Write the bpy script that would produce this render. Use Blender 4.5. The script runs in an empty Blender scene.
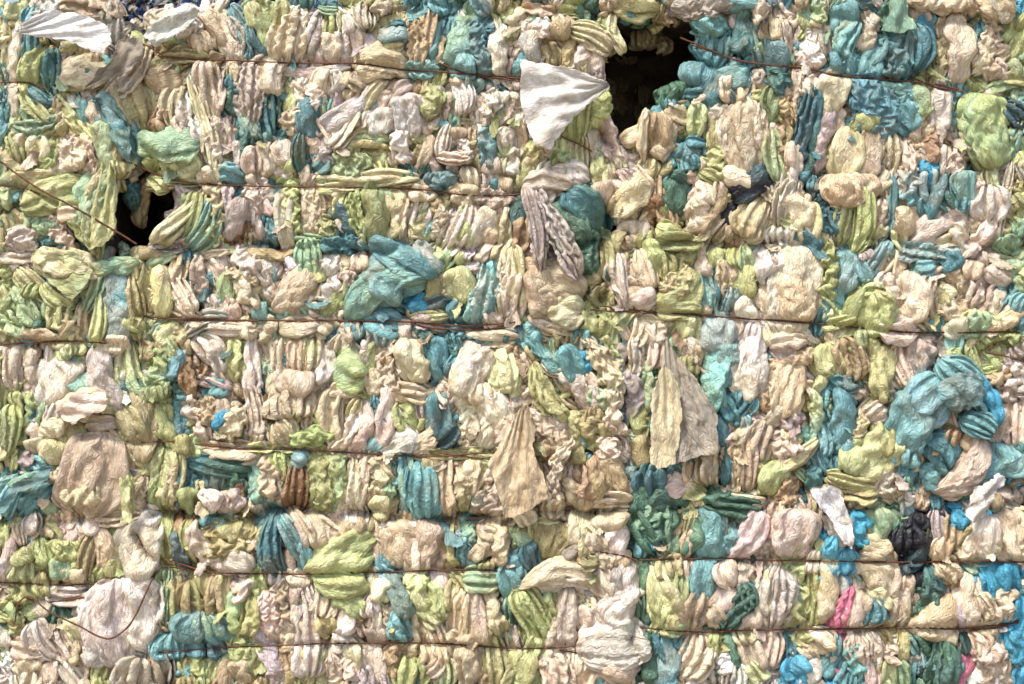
WAD_DATA = """
T 0 0
20,60,130,30,60,Y
60,90,40,440,70,C
20,80,5,300,40,Y
130,70,100,330,70,A
50,80,110,85,40,O
10,260,20,470,50,E
75,230,70,420,40,Q
150,20,260,10,80,W
180,60,330,60,60,C
280,20,450,50,70,C
230,180,300,190,40,O
170,190,130,360,60,G
190,230,200,360,60,M
215,210,210,340,45,E
240,290,440,290,150,S,s
540,180,380,380,120,Q
440,400,640,420,140,O
350,70,460,130,60,Q
590,130,760,60,90,W
620,160,700,140,50,G
630,190,700,215,60,T
690,60,820,130,110,W
780,140,810,210,90,S
820,60,900,190,70,C
590,330,700,310,90,T
590,300,820,250,50,O
680,380,790,270,80,T
860,60,940,220,60,C
920,80,950,200,60,Q
930,40,1000,150,70,A
1000,20,1020,100,60,Y
960,130,990,220,60,E
1005,110,1015,210,60,A
910,160,950,240,60,P
880,230,840,260,60,T
635,380,650,460,35,W
700,370,690,500,60,C
740,380,790,560,70,W
820,270,830,470,75,C,z2
880,260,875,420,50,P
770,350,850,640,50,C
720,470,800,640,70,C
720,430,740,500,60,P
915,250,905,360,40,Q
940,250,930,440,50,D
915,330,915,480,40,E
960,440,960,640,60,D
1000,240,1010,460,90,P
990,460,1010,540,80,A
1010,600,1000,680,60,P
870,480,850,600,80,C
910,520,900,600,60,P
880,580,890,680,60,P
940,560,940,680,50,L
570,570,770,560,130,M,sz4
600,560,620,660,80,G,z2
640,600,690,680,70,M,z3
710,610,780,684,90,Y
400,400,540,640,110,A,z3
420,500,440,700,90,Y,z3
475,560,480,700,70,Y,z2
510,440,560,520,50,O
530,500,570,620,40,E
650,440,600,520,60,B
580,480,650,520,40,B
230,370,380,560,60,Y
300,390,340,520,70,M
260,440,390,580,60,Y
350,420,400,500,60,C
385,480,400,520,40,P
100,370,180,470,50,Y
130,360,190,410,40,A
70,420,120,540,60,M
60,500,200,480,50,M
80,560,220,520,40,O
40,480,30,600,40,M
50,590,210,590,80,C
210,560,200,650,50,G
230,520,280,520,45,O
250,560,300,660,100,P,c
330,560,340,680,90,P,c
120,640,220,640,70,G
30,560,60,640,50,Y
0,610,90,680,60,Y
0,540,20,460,40,A
T 256 0
20,30,60,210,120,G
100,30,70,190,60,G
0,10,40,40,50,Y
0,130,40,210,80,E
110,90,110,200,60,C
150,40,230,60,60,W,c
170,50,110,230,90,C
230,80,180,230,90,W
260,60,230,220,60,Q
255,30,320,40,30,M
290,40,290,130,75,G
290,140,300,235,80,P
345,50,350,250,70,W
370,60,380,120,50,W
400,110,410,210,55,P
360,15,540,15,60,Y
420,20,440,110,70,C,z2
480,20,520,50,60,C,z2
600,20,520,110,60,O
460,120,480,160,50,O
440,140,460,210,60,L
500,140,600,140,80,A,sz2
540,110,590,110,40,E
600,80,690,0,60,E
620,70,600,230,50,T
650,80,640,245,80,T
700,60,660,230,50,S
720,80,690,245,80,S
740,110,720,240,60,A
690,15,810,25,60,A
780,90,770,230,60,E
750,10,710,60,50,E
480,205,580,175,50,C,z2
415,270,600,270,120,S,sz3
490,180,500,250,40,T,z2
110,270,330,270,50,P,z1
0,240,80,245,50,C
75,250,70,370,70,P,z2
15,260,10,380,50,P
30,330,0,410,50,G
120,310,130,440,60,Y
155,310,160,450,60,C
195,320,190,460,50,C
225,310,230,420,50,P
280,290,270,380,60,C
320,290,330,350,50,W
360,290,350,340,50,C
390,300,430,340,50,S
45,390,50,550,115,E,z1
210,410,215,540,70,E
250,400,250,480,50,A
290,490,450,360,100,L,s
300,570,380,460,90,C
400,480,500,350,50,Y
440,430,520,390,40,A
520,350,540,420,60,P
620,350,540,440,80,P
590,400,600,570,110,W,sz3
445,490,550,480,85,W,sz1
570,540,610,640,60,W,z2
600,330,670,350,50,T
700,345,670,455,80,G,z1
640,450,660,560,50,G
620,440,670,430,40,G
630,270,760,290,65,A,z1
690,305,750,310,50,G
775,300,845,300,60,C
800,330,820,440,75,W,z1
755,380,750,470,60,P
735,350,720,420,50,L
840,330,920,345,50,A
865,380,870,440,50,C
940,370,890,480,60,W
890,380,930,480,60,P
950,390,1024,390,40,W
990,410,990,490,45,G
690,490,715,510,70,P
745,490,740,550,40,A
720,520,650,640,50,T
690,560,640,690,50,P
770,480,840,480,60,M
740,620,770,520,35,W,z3
820,550,845,640,40,P,z2
735,630,845,640,35,P,z3
760,540,830,530,35,P,z2
830,500,870,560,60,T
880,570,860,684,70,O
900,500,910,580,60,C
960,520,950,660,95,A
1010,520,1010,590,60,W,z1
980,590,1024,600,50,Y
930,650,1000,670,50,C
90,480,180,500,70,C
130,460,160,540,60,S
100,570,130,650,80,P
20,580,40,684,70,P
60,560,90,684,40,P
185,550,190,684,55,E
230,540,235,640,60,P
285,540,270,650,60,L
260,480,320,600,50,C
150,640,140,690,70,G
360,555,530,550,45,M,z3
380,580,520,600,90,O
290,660,430,640,130,G,z2
460,640,520,620,60,Y
550,590,560,650,60,P
600,600,620,684,45,E
980,100,970,280,90,W
860,50,850,290,90,A,z2
905,60,920,280,90,A,z2
820,90,790,220,55,A
830,190,820,250,50,P
940,100,935,240,40,E
830,10,900,50,60,D
880,30,980,70,90,O
1000,20,1024,60,70,O
150,10,230,10,40,D
260,10,340,20,40,N
T 512 0
0,90,40,40,50,C
50,25,160,40,50,S,z2
50,110,140,105,70,W,z1
80,70,150,80,50,M
140,150,240,110,70,T,z2
180,50,210,110,60,C
250,120,380,190,75,C,z3
300,180,300,290,120,C,sz1
240,150,210,270,60,O
150,180,180,250,60,O
90,140,90,235,90,W,s
35,150,20,280,50,P
0,100,20,110,60,C
20,10,150,20,50,D,z-4
170,20,290,30,80,G,z-3
230,20,240,90,60,D,z-5
300,30,320,70,50,D,z-5
330,40,420,30,50,S,z-2
410,50,440,190,40,C
370,80,390,200,70,O,z-2
420,20,560,40,110,O,z4
520,10,530,80,80,D,cz-5
630,10,640,80,80,T,cz-5
570,10,590,90,50,O,z-8
660,20,850,20,80,L,z5
850,10,980,15,60,A,z5
970,40,1024,50,90,C,z3
490,110,600,100,60,O,z-22
600,130,650,140,60,T,z-22
330,290,365,290,60,L
350,370,340,500,90,G,z1
300,400,260,560,90,G
210,500,200,600,50,G
190,590,190,680,80,G
270,560,270,690,60,Y
340,530,370,640,70,C
370,470,440,660,55,L,sz1
430,600,490,690,50,L,z0
340,640,380,690,80,Y
0,530,50,560,90,C
10,440,45,500,60,C
20,380,20,430,50,P
60,580,100,660,60,O
60,660,130,610,60,T
10,600,0,684,60,W
110,560,160,600,50,P
740,100,880,100,80,A
750,190,860,210,90,E
770,60,780,170,60,A
870,180,910,130,70,E
940,50,950,200,80,A,z1
985,110,990,240,60,A
1015,80,1020,200,60,E
890,55,900,110,50,P
690,310,840,290,75,E
590,400,740,360,85,D,z-2
730,380,850,350,130,E,z-1
820,300,930,300,70,A
600,415,660,415,40,E
630,430,700,480,80,C,z1
690,440,610,620,70,S
530,550,620,500,110,T,sz1
460,560,550,490,70,C
535,460,525,630,30,C,z3
500,684,600,600,60,O,z-6
600,640,620,684,60,T,z-4
740,430,730,530,75,G
775,470,790,590,60,O
710,570,770,580,50,E
650,600,750,610,50,E
670,650,750,650,50,E
830,350,950,350,85,P,z1
870,400,840,560,60,P
940,420,950,690,160,C,sz3
1010,430,1020,600,80,C,z1
960,375,1020,385,50,G
960,300,1010,320,60,P
930,260,950,340,35,A
820,560,830,690,60,G
770,630,750,690,60,P
T 768 0
20,60,20,150,80,S
60,10,110,60,70,P
150,20,150,100,50,G
195,0,200,80,50,M
230,10,240,190,40,C
65,100,90,240,55,C
165,110,190,260,90,P
215,140,230,220,50,P
290,20,300,120,110,A,z1
380,10,390,80,60,E
340,90,290,210,90,A,z1
410,80,380,180,50,Q,z1
390,0,430,110,25,P,z2
20,180,50,280,100,E
10,320,80,300,90,E
220,260,330,270,95,A,z2
320,280,460,250,80,A,z2
410,250,470,150,80,E,z2
500,110,500,300,80,E,z2
550,120,540,300,60,A,z3
595,110,590,270,60,E,z2
620,70,640,170,80,U
490,20,520,110,90,D,z2
560,45,640,70,60,P
660,120,630,290,50,G
690,170,680,310,40,Y
745,80,745,320,105,C,sz2
690,80,700,140,50,C
805,100,790,180,55,E
840,130,785,310,40,A
875,120,830,270,60,C,z1
905,120,890,290,65,P,z1
940,190,930,300,60,P
940,100,1024,120,100,G
1000,170,980,240,90,G
970,250,1010,290,70,Y
860,380,990,345,60,G
950,320,1020,320,40,G
580,10,850,30,70,S,z6
850,20,970,40,90,C,z5
980,30,1010,50,60,U
110,290,100,420,70,P
165,300,170,380,65,P
120,270,210,290,35,P
20,360,10,470,60,G
55,400,80,490,60,T
180,370,130,620,75,E
220,450,160,684,75,E
275,310,240,480,120,C,sz1
340,340,365,460,50,P
385,350,370,450,40,T
370,310,520,530,150,E,z3
570,360,570,470,60,A,z2
530,430,580,520,80,E,z2
420,310,560,345,50,A,z1
600,440,560,570,40,T
640,420,600,570,50,S
610,350,610,450,70,G
680,360,670,560,65,W
730,380,720,490,55,A
650,550,640,640,60,T
870,400,890,640,180,G,sz3
785,440,800,550,60,M
905,400,920,480,40,P
950,440,1024,500,80,N,z1
1000,370,1000,430,60,M
1000,530,990,610,70,M
930,610,900,690,60,G
1010,620,1000,690,60,G
790,510,840,600,90,C
800,600,850,620,50,C
750,580,720,690,60,P
700,590,680,690,60,P
610,660,670,690,70,U
310,490,420,490,60,G,z1
330,530,290,700,120,C,sz3
400,520,400,700,80,S,z2
440,480,460,550,45,W
490,560,500,690,60,C
545,560,560,690,50,C
250,470,210,670,60,L
290,450,280,530,60,P
50,510,40,600,90,T
10,540,30,690,60,Y
100,590,110,690,60,P
60,620,20,690,40,P
T 0 171
110,130,330,90,120,G,sz3
60,40,200,10,60,Y,z1
0,80,50,30,90,Y
40,0,60,60,50,G
230,10,330,20,40,Y
320,150,430,0,100,Y,sz4
470,-10,390,310,110,G,z5
490,0,510,120,60,E,z-9
570,20,530,180,60,T,z-12
240,170,320,170,60,S,z3
200,180,290,330,70,S,z1
230,200,270,330,40,L
300,210,345,330,50,N,z-5
130,190,230,240,90,M
170,250,240,330,70,D
10,180,110,220,70,M
60,270,160,290,90,P,cz1
0,330,160,340,50,P
0,210,40,250,50,O
600,20,660,60,70,G
650,20,830,20,80,Y,z1
600,60,700,50,30,O
690,60,710,150,50,L,z-3
640,270,810,90,60,C,z2
740,250,790,100,80,G,z1
760,300,850,140,90,M,z2
870,80,860,290,50,Y,z1
900,70,900,160,50,L,z2
960,130,900,260,70,L,z2
940,180,960,270,70,B,z0
1000,60,1010,160,60,P
830,0,850,80,60,C,z2
890,20,970,30,80,A,z1
1000,10,1010,40,50,W
960,70,960,100,50,E
640,280,750,280,45,C,z2
600,310,720,310,40,Q,z2
160,360,390,400,110,Y,sz4
190,460,290,530,50,Y,z2
180,350,330,350,50,C,sz3
370,360,410,340,40,L
390,400,540,370,60,M,z4
520,360,540,440,40,Y,z3
400,400,350,550,50,M,z3
445,410,440,680,140,A,sz2
530,440,540,620,50,O,z3
500,600,560,640,60,Y,z3
390,500,380,680,40,Y,z3
90,370,140,370,60,L
0,400,50,440,80,G
80,400,180,500,90,Y,z1
100,500,180,460,50,G
160,560,260,560,100,G,z1
60,480,140,590,60,M,z1
40,500,30,620,60,G
0,560,90,640,80,Y
30,600,100,600,50,M
150,620,240,640,70,D
100,650,230,684,50,S,z1
0,480,20,540,60,Y
240,570,290,690,80,Y,z1
330,560,330,680,45,S,z1
350,600,360,690,40,M
570,330,730,330,70,O,z1
600,380,700,330,40,M,z2
720,330,710,430,50,S,z1
640,400,645,580,85,Y,z3
590,400,600,560,60,O,z1
570,480,630,570,50,Y
740,320,750,380,45,E
760,390,770,470,50,E
800,470,800,520,50,E,z1
690,430,770,560,60,P,z2
680,550,800,600,40,S,z2
750,640,900,590,50,W,z2
800,340,810,480,50,P
830,360,860,450,55,P
780,325,900,325,35,C,z1
900,380,890,450,50,C
910,420,910,520,50,G,z1
930,330,1024,400,80,P
930,410,1024,440,40,S,z1
960,460,1010,490,80,C,z1
850,500,870,560,80,P
900,560,960,560,60,P
980,520,1020,550,60,C
970,630,1024,620,80,C,z2
840,620,960,640,50,P
570,640,700,620,80,M,z1
550,600,640,600,50,Y
640,684,700,620,70,Y
700,620,740,690,50,O
760,640,750,690,50,P
T 256 171
0,110,20,260,60,P
80,80,65,270,55,E
60,250,100,260,50,E
115,90,125,290,60,P,z1
150,70,150,260,40,G
200,80,190,240,60,P
230,90,270,270,80,C
260,90,250,220,50,S
280,200,260,300,70,O
340,140,350,300,80,N
290,300,450,300,50,E,cz1
360,150,400,260,50,E
470,80,470,290,120,G,sz3
540,80,530,280,100,Y,sz3
400,80,440,280,60,G,z2
590,90,570,250,50,C,z1
300,75,600,80,50,Y
270,30,600,30,90,Y,z1
600,90,700,90,50,C,z1
650,110,590,280,60,P,z1
680,140,630,300,60,Y
740,150,690,260,60,P
700,150,770,120,70,T
780,170,730,310,50,C
840,150,760,320,70,P
740,80,740,150,40,O,z1
770,100,880,100,70,S,z1
690,50,750,40,70,E
760,60,790,20,50,A
840,220,790,320,60,G,z1
790,340,860,340,50,G,z1
890,140,850,320,60,L
930,160,890,340,90,W,z2
950,250,900,350,60,S,z2
1000,150,940,340,60,C,z2
860,90,1010,130,50,P
900,30,950,40,90,P
1010,30,1000,70,60,C
830,30,880,20,70,S
600,0,610,50,50,D,z2
0,290,90,290,45,N,z0
0,320,140,320,40,T,z1
150,290,250,290,50,M
200,290,210,430,90,M,z1
230,340,240,430,70,Y
0,330,40,440,50,C
50,340,80,540,60,P
100,330,170,350,90,W
190,390,90,550,90,P,sz2
240,440,150,560,60,S,z1
290,340,290,410,70,W
330,350,370,380,50,C
310,420,330,470,50,W
350,410,360,460,80,P
420,330,430,390,90,P
430,400,410,480,50,P
280,470,300,560,60,W
340,480,270,580,50,G,z1
380,420,370,500,60,O
220,540,270,560,90,C
180,510,240,540,60,C
470,350,640,430,120,A,sz4
480,300,700,410,90,A,sz6
640,300,720,400,100,A,z4
600,370,570,400,70,A,z5
380,570,650,440,140,A,sz4
450,400,560,520,110,A,sz4
380,600,420,660,60,A,z3
440,590,570,620,110,A,sz3
450,640,530,670,80,A,z2
620,540,680,520,60,U,sz2
690,410,710,520,100,O,sz2
810,400,830,510,110,Y,sz2
720,360,770,370,70,G,z2
740,420,755,500,30,S
620,570,780,520,50,N,z1
860,370,870,400,50,L
920,380,900,580,90,A,z1
860,470,830,600,50,A,z2
930,500,880,600,70,E,z1
780,570,830,560,70,E
970,380,980,490,60,W
990,500,1000,580,70,C,z1
1010,300,1010,480,60,C,z2
940,560,960,620,60,C
620,590,750,580,35,C,z2
0,560,50,570,60,M
50,580,220,570,50,M
100,620,230,620,95,C,sz3
0,600,50,650,70,C
60,660,60,700,60,C
170,650,180,700,60,Y
250,600,290,640,60,S
270,620,290,690,40,E
340,620,400,650,60,P
320,580,370,580,40,C
580,610,600,684,60,P
620,600,700,684,50,D
640,600,750,640,50,P,z1
770,640,820,650,50,A
780,620,1010,630,35,E
850,650,1010,670,60,C,z1
T 512 171
30,20,80,0,90,O
60,60,280,80,90,P,z3
150,20,290,30,90,P,z3
110,0,200,0,60,Q
240,90,350,260,200,D,sz3
150,150,290,330,150,D,sz2
330,250,310,400,60,D,z3
20,100,40,230,70,D
30,200,0,330,70,T
310,30,440,30,80,Y
430,0,460,60,50,L,z2
300,110,470,80,90,S,sz2
410,150,540,60,120,S,sz1
490,0,540,60,60,C
560,60,620,70,90,T
570,110,590,150,70,B
600,100,640,210,60,T
450,230,550,240,60,C,z-2
560,200,640,210,60,T,z-10
650,10,680,40,60,D
680,50,660,160,90,D,sz1
700,20,780,10,50,P
830,60,710,240,60,T,z1
760,60,720,250,80,C,z2
800,100,860,80,70,C,z1
880,100,800,180,60,O,z2
780,10,880,80,50,G,z1
850,10,1000,10,100,C,sz3
1010,20,900,100,90,K,sz1
890,120,880,220,60,K,s
860,150,750,260,50,S,z1
1000,120,930,250,110,S,z1
820,240,920,250,60,T
1000,230,1024,180,60,C
860,280,950,280,50,B,z-1
250,410,350,420,90,O,z-1
290,450,330,470,60,O,z-2
370,290,380,410,60,O
400,260,440,330,60,O
390,400,400,470,50,D
500,270,550,290,60,G
440,270,490,300,50,S
590,230,680,260,60,G,z3
560,300,590,460,90,G,z3
600,280,740,290,70,G,z3
740,290,700,370,60,O,z2
620,340,640,420,80,G,z2
670,330,690,300,40,O,z3
580,540,730,440,120,G,sz3
600,470,700,400,80,Y,z3
590,560,740,550,60,Y,z3
420,350,460,540,55,P,z2
520,330,540,450,70,C,z1
470,370,490,470,80,S
490,530,560,480,90,P,sz2
470,470,520,560,60,C,z2
570,440,570,500,40,P
320,500,440,520,70,O
350,470,400,490,50,O
550,280,560,330,40,P
760,290,780,400,50,C
820,320,830,380,60,Y
760,400,780,540,80,A
820,410,820,500,50,E
860,370,850,480,70,C,z1
890,310,890,370,50,G
930,310,940,380,60,M,z1
930,380,940,490,90,G,sz2
960,270,960,310,50,M
1010,300,990,440,110,W,sz3
980,480,1024,560,60,P
1010,430,1020,520,50,S
840,520,910,520,90,A,z1
800,560,880,560,60,A
900,460,890,520,40,E
940,500,950,600,90,P,sz2
1000,560,1010,684,90,W,z1
970,610,940,684,70,W,z1
820,580,820,700,140,A,sz1
760,520,770,590,50,S
10,330,30,540,70,C,z2
60,350,110,420,50,S
30,430,0,580,100,C,z1
110,420,270,500,130,C,sz3
100,400,150,560,120,S,sz3
150,580,280,560,110,C,sz3
60,490,120,540,50,C,z2
90,580,180,600,50,C,z1
60,100,110,370,45,L,z8
100,90,240,390,50,L,z8
280,580,380,560,90,G
330,590,290,640,80,G
370,600,350,660,70,G
460,570,400,700,90,M,z1
510,590,480,690,60,C
550,600,560,680,70,C
600,590,590,684,60,C
670,600,660,660,80,Y
720,590,700,684,60,Y
20,610,40,684,70,E
60,640,100,684,60,A
140,640,260,680,60,O
110,610,260,640,50,C
260,650,320,684,50,A
T 768 171
30,50,0,170,70,P
100,0,60,140,60,C
80,70,160,200,110,C,s
110,60,70,240,80,C
150,140,160,280,100,C
220,200,230,290,70,C
80,240,20,180,40,Y
150,0,160,40,60,E
210,20,200,130,30,N
220,90,410,60,120,S,sz2
280,30,330,120,110,S,z2
270,130,350,130,50,C
240,150,260,240,50,E
300,160,290,280,60,G,z1
380,90,350,290,60,G,z1
400,200,380,290,50,G
440,60,470,0,60,C
440,80,500,40,60,S
450,130,440,220,60,P
430,240,470,260,70,Y
500,60,490,260,35,E
520,100,520,10,60,Q
560,10,600,120,70,A
620,10,640,120,90,A,z2
690,10,640,180,80,E,z2
700,60,730,150,80,E,z1
780,10,790,150,90,A,z2
740,120,800,140,60,E,z2
840,30,850,60,60,P
550,150,560,260,100,S,z1
510,240,530,310,80,Y
590,280,780,190,100,P,sz2
680,290,800,290,70,C,z2
740,240,800,320,60,C,z1
850,100,790,240,60,S
900,70,890,190,110,P,z2
920,170,800,330,60,P,z2
920,200,910,330,70,P
890,0,920,90,60,Y
970,0,930,240,30,Q,z1
950,0,930,90,30,P
1010,60,970,260,90,O
1020,30,1010,270,60,G
980,190,1020,250,100,G
940,290,1024,300,60,M
980,350,1024,390,80,M,s
1000,420,1024,440,50,G
110,260,200,320,60,E
170,300,180,400,50,E
10,250,100,270,60,W
30,330,20,390,90,W
0,370,40,400,60,P
110,290,80,620,210,C,sz3
60,420,130,600,150,S,sz3
0,460,20,600,60,C,z2
0,650,180,650,90,C,z1
210,330,200,410,40,G
240,320,230,500,45,G,z1
310,320,310,460,110,A,z1
270,430,280,560,80,A
210,520,200,640,60,E
240,520,230,600,50,Y,z1
210,520,260,590,40,G,z1
360,370,390,440,60,A
410,400,480,300,60,A,z1
440,300,500,310,50,E
380,330,390,350,60,L
370,420,420,420,40,E
230,630,340,600,60,G,z3
330,590,380,480,70,G,z4
380,490,460,490,60,G,z5
400,500,400,650,80,G,sz5
440,500,440,640,80,G,sz5
370,640,380,700,60,G,z1
470,400,500,340,60,C
530,330,520,420,60,C
440,420,540,470,60,P
460,480,490,570,80,P
560,420,570,600,110,C,sz2
620,420,600,500,90,C,z2
610,480,590,590,60,C,z1
630,530,650,590,50,T
540,320,740,340,60,A,z1
600,380,660,380,70,A,z1
680,340,760,380,70,A,z1
660,400,730,370,60,P,z1
720,400,810,460,80,P,z2
820,370,810,430,60,P,z2
830,350,900,350,50,P
880,390,960,450,90,P,sz2
800,560,820,450,60,P,z1
900,450,850,560,70,P,z1
930,490,870,600,50,C,z1
740,480,690,530,80,C
690,560,760,530,60,C
660,570,680,640,70,A
720,560,750,640,60,C
760,640,900,600,90,Y,z1
720,640,830,610,60,C,z1
920,400,930,470,60,E
1000,470,900,560,80,E
1020,520,920,590,80,A
1020,560,900,650,60,S,z1
450,630,590,640,80,P,z3
480,590,560,620,60,P,z3
590,610,640,650,50,S
220,660,330,660,70,S
860,665,1010,660,50,G
1000,600,1010,660,60,E
T 0 342
10,20,10,260,60,G
60,20,60,190,90,P
120,40,120,150,50,P
215,70,220,240,170,W,sz2
170,230,270,200,40,L
270,30,360,180,110,M
400,30,480,270,80,W,sz2
420,80,400,180,50,G
500,20,570,200,90,M,z1
560,80,600,180,50,D
560,210,570,440,100,O,z1
480,260,540,390,110,Y,z1
250,0,280,60,60,Y,z2
250,10,360,10,60,Y
400,10,520,10,60,C,z2
540,20,630,20,80,O,z1
620,40,600,190,80,G
660,0,690,60,60,Y
720,40,680,150,70,A,z1
700,170,730,240,70,E
620,180,630,230,80,G,z2
620,240,680,400,110,G,z1
740,190,730,400,60,E
760,80,770,200,70,B,z0
750,0,760,50,50,O
800,0,870,120,80,P,z1
860,0,880,80,60,P
950,0,950,140,70,G
1010,0,1005,180,60,P
800,140,910,170,60,L
830,180,900,180,60,A,z1
780,220,800,360,60,P,cz1
830,230,850,330,70,T,c
880,240,900,330,90,C
870,350,930,290,50,U,sz3
960,270,900,390,60,C,z2
1000,190,1005,400,60,P
930,170,960,200,50,S
800,380,850,370,50,P
820,420,1010,440,80,S,z2
1000,400,1024,420,60,S
60,210,60,290,60,G
120,220,120,330,70,G
40,280,30,410,70,G,z1
100,300,90,400,70,G
150,250,160,400,80,P
170,330,240,380,120,C,sz2
190,280,260,300,80,P,z2
130,430,310,450,90,Y,sz2
250,300,320,470,100,O,sz1
260,280,440,240,110,C,sz4
370,330,450,330,70,P,z1
0,440,60,430,50,Y
20,480,60,480,50,Y
80,450,130,480,50,L
20,540,60,560,80,E
100,500,130,460,70,E
10,650,60,560,90,A
130,480,190,520,60,A,z1
60,580,220,510,60,M,sz5
30,690,90,560,60,A,z4
100,680,190,580,110,E,z1
150,570,210,684,110,M
180,570,220,600,50,S
230,510,250,540,60,S
400,380,340,670,250,S,sz4
230,600,400,640,90,S,z3
490,400,560,500,80,Y,z1
560,550,470,660,80,S,z2
350,670,550,650,60,S,z1
510,540,520,700,50,G,sz4
570,580,560,684,50,C
590,450,580,530,60,O
640,440,620,640,110,G,z1
700,410,760,410,60,G,z2
690,460,680,640,60,Y,z1
690,520,650,660,40,P,z2
740,460,720,640,60,E
770,480,980,500,100,E,z1
850,500,860,580,60,E,z1
900,510,960,600,90,D
760,600,750,670,60,G,z1
800,560,810,640,40,Y
820,600,850,670,60,P,cz2
870,600,900,680,70,P,cz2
920,600,950,670,60,P,cz2
1010,500,1010,620,60,A
970,560,985,660,40,B
T 256 342
10,110,20,400,60,L
30,10,40,120,50,C
60,110,60,200,40,S
70,80,65,130,40,M
110,0,120,120,90,C,z1
170,0,180,120,60,C,z1
220,0,210,110,60,C,z1
90,190,250,140,100,C,sz2
60,240,230,230,110,C,z2
70,280,210,280,90,T,z2
90,330,130,400,110,S,z1
230,180,210,330,60,S,z1
265,20,265,150,60,W,sz2
290,150,310,350,60,P
240,280,250,340,60,G
60,340,60,420,50,Y
150,400,290,370,60,G,z2
310,0,400,20,60,P
430,0,440,80,40,P
300,130,430,120,160,G,sz3
470,20,460,170,50,G
430,170,480,170,60,G,z1
310,210,430,200,60,C,z1
320,220,320,420,80,C,z1
390,230,340,420,80,C,z1
440,260,370,420,60,P,z1
470,290,400,410,40,G,z1
480,190,510,30,50,S,z1
530,10,530,180,110,C,z1
530,60,540,110,40,T,z2
600,0,630,150,110,C,sz2
640,0,660,150,80,C,sz2
710,0,730,140,80,E,sz1
500,180,720,190,50,S,z2
560,190,680,210,60,S,z2
530,200,520,400,80,P,z1
600,250,650,370,60,G
570,250,590,350,60,Y
480,240,490,400,40,A
450,410,510,400,60,A,sz1
510,420,640,370,80,W,sz2
600,320,590,400,60,W
620,430,720,340,50,C
720,220,740,360,70,E,z1
690,240,690,330,60,L
800,350,690,410,60,N
760,0,830,20,90,E
800,50,770,130,60,E
740,170,800,220,90,P
820,190,870,10,110,C,z2
800,210,940,40,100,C,sz3
830,230,960,190,70,C,z2
960,30,1000,190,130,Y,sz2
840,230,830,420,70,C
920,210,900,410,130,C,sz2
1000,220,980,300,70,S
1010,300,970,420,80,P
0,430,250,430,35,Y
260,430,330,460,50,O
350,440,440,430,50,P
640,440,860,460,50,O,z1
860,470,950,480,60,G
560,440,610,440,50,C
0,480,10,620,60,A
45,450,60,610,60,P,z1
90,450,100,540,60,G
60,600,0,680,60,P
110,560,100,650,60,C
150,460,200,480,60,A,z2
165,500,160,660,80,B,z2
130,440,130,510,40,C
230,450,220,650,70,G,c
280,450,270,670,80,G,c
330,450,320,660,70,G,c
370,470,340,660,50,P
390,470,390,660,50,C,z1
430,460,420,660,50,C,z1
480,470,480,600,80,C,c
530,480,530,580,60,C
480,590,550,610,70,M,c
460,670,560,650,80,C,z1
600,450,640,690,100,A,z1
580,460,580,560,60,A
660,500,680,690,120,A,z2
700,580,700,684,60,E
690,460,740,600,70,O
760,480,760,680,60,S
820,480,810,660,70,O,c
870,490,860,600,60,S
910,540,850,620,70,S
880,590,860,684,70,P
960,590,930,684,120,P,z1
1010,420,980,640,60,P,z1
760,440,960,445,40,O
T 512 342
20,10,60,110,90,T
40,70,20,220,80,P
10,120,0,220,50,Y
90,0,130,60,70,Y
60,10,110,90,50,A,z1
140,60,210,110,60,A,sz3
200,30,260,150,80,A,sz4
270,50,310,110,50,U,z3
250,0,280,10,50,C
300,10,410,230,70,C,z4
410,180,430,350,60,C,z4
380,0,440,70,70,G
450,20,400,100,50,L
100,110,210,300,60,O,z3
80,200,60,230,60,P
100,210,120,240,60,C
150,240,200,360,80,P,sz2
130,80,210,110,60,P,z3
210,120,330,290,90,P,z4
290,140,310,230,60,C,z4
320,190,400,250,50,M,z3
320,260,370,340,60,T,z3
270,310,430,340,80,O,z3
240,290,240,420,70,O,z2
290,370,400,410,60,O,z1
80,290,230,420,80,S,z4
120,370,200,520,80,T,z3
90,400,130,450,60,O,z1
70,330,60,380,50,C
230,410,180,610,40,P,z5
190,560,270,680,60,S,z3
160,600,160,700,80,S,z3
260,430,260,480,50,O
300,490,290,620,80,T,z2
330,470,350,620,80,T,sz3
370,460,440,600,100,T,sz3
350,430,430,410,70,P,z2
430,350,480,420,60,P
360,400,470,460,50,P,z3
480,560,500,600,60,P
480,500,490,540,60,A
430,80,420,170,50,Y
475,130,470,300,60,L,sz2
440,230,440,330,40,N
490,0,490,140,60,C,z1
560,0,560,90,60,P
530,130,540,260,70,M,sz1
510,240,520,380,80,G,sz1
500,380,530,480,90,O,sz1
640,0,640,140,60,M
690,0,740,80,60,C
680,80,750,110,60,G,z1
740,30,740,90,50,S
810,0,790,240,110,A,sz1
880,10,860,160,80,A,z2
870,100,830,260,80,A,z2
840,230,890,310,80,E,z2
930,210,880,290,80,E,z1
930,300,930,360,40,A
830,310,830,410,60,E
960,0,940,220,100,W,z3
900,30,910,130,60,W,z2
1000,60,980,200,60,W,z2
980,230,980,290,60,S
1020,160,1010,260,60,S
900,350,860,400,60,P
960,340,890,390,50,S,z1
900,400,890,580,90,S
940,400,940,580,60,S,z1
850,430,850,560,30,E
970,450,1010,330,90,C,z2
1000,490,1010,600,80,G,c
720,470,720,560,60,S
780,440,790,560,70,S,z1
820,430,810,550,40,S,z1
560,560,690,500,80,E
520,530,620,590,80,E
550,500,600,510,50,S
620,580,700,570,90,P,sz3
690,590,770,620,60,Y,z2
700,640,760,620,50,Y
700,560,740,590,50,S
470,640,560,620,80,D,sz1
560,640,700,620,90,D,sz1
800,590,860,640,70,D,z2
780,640,980,660,60,D,z2
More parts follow.
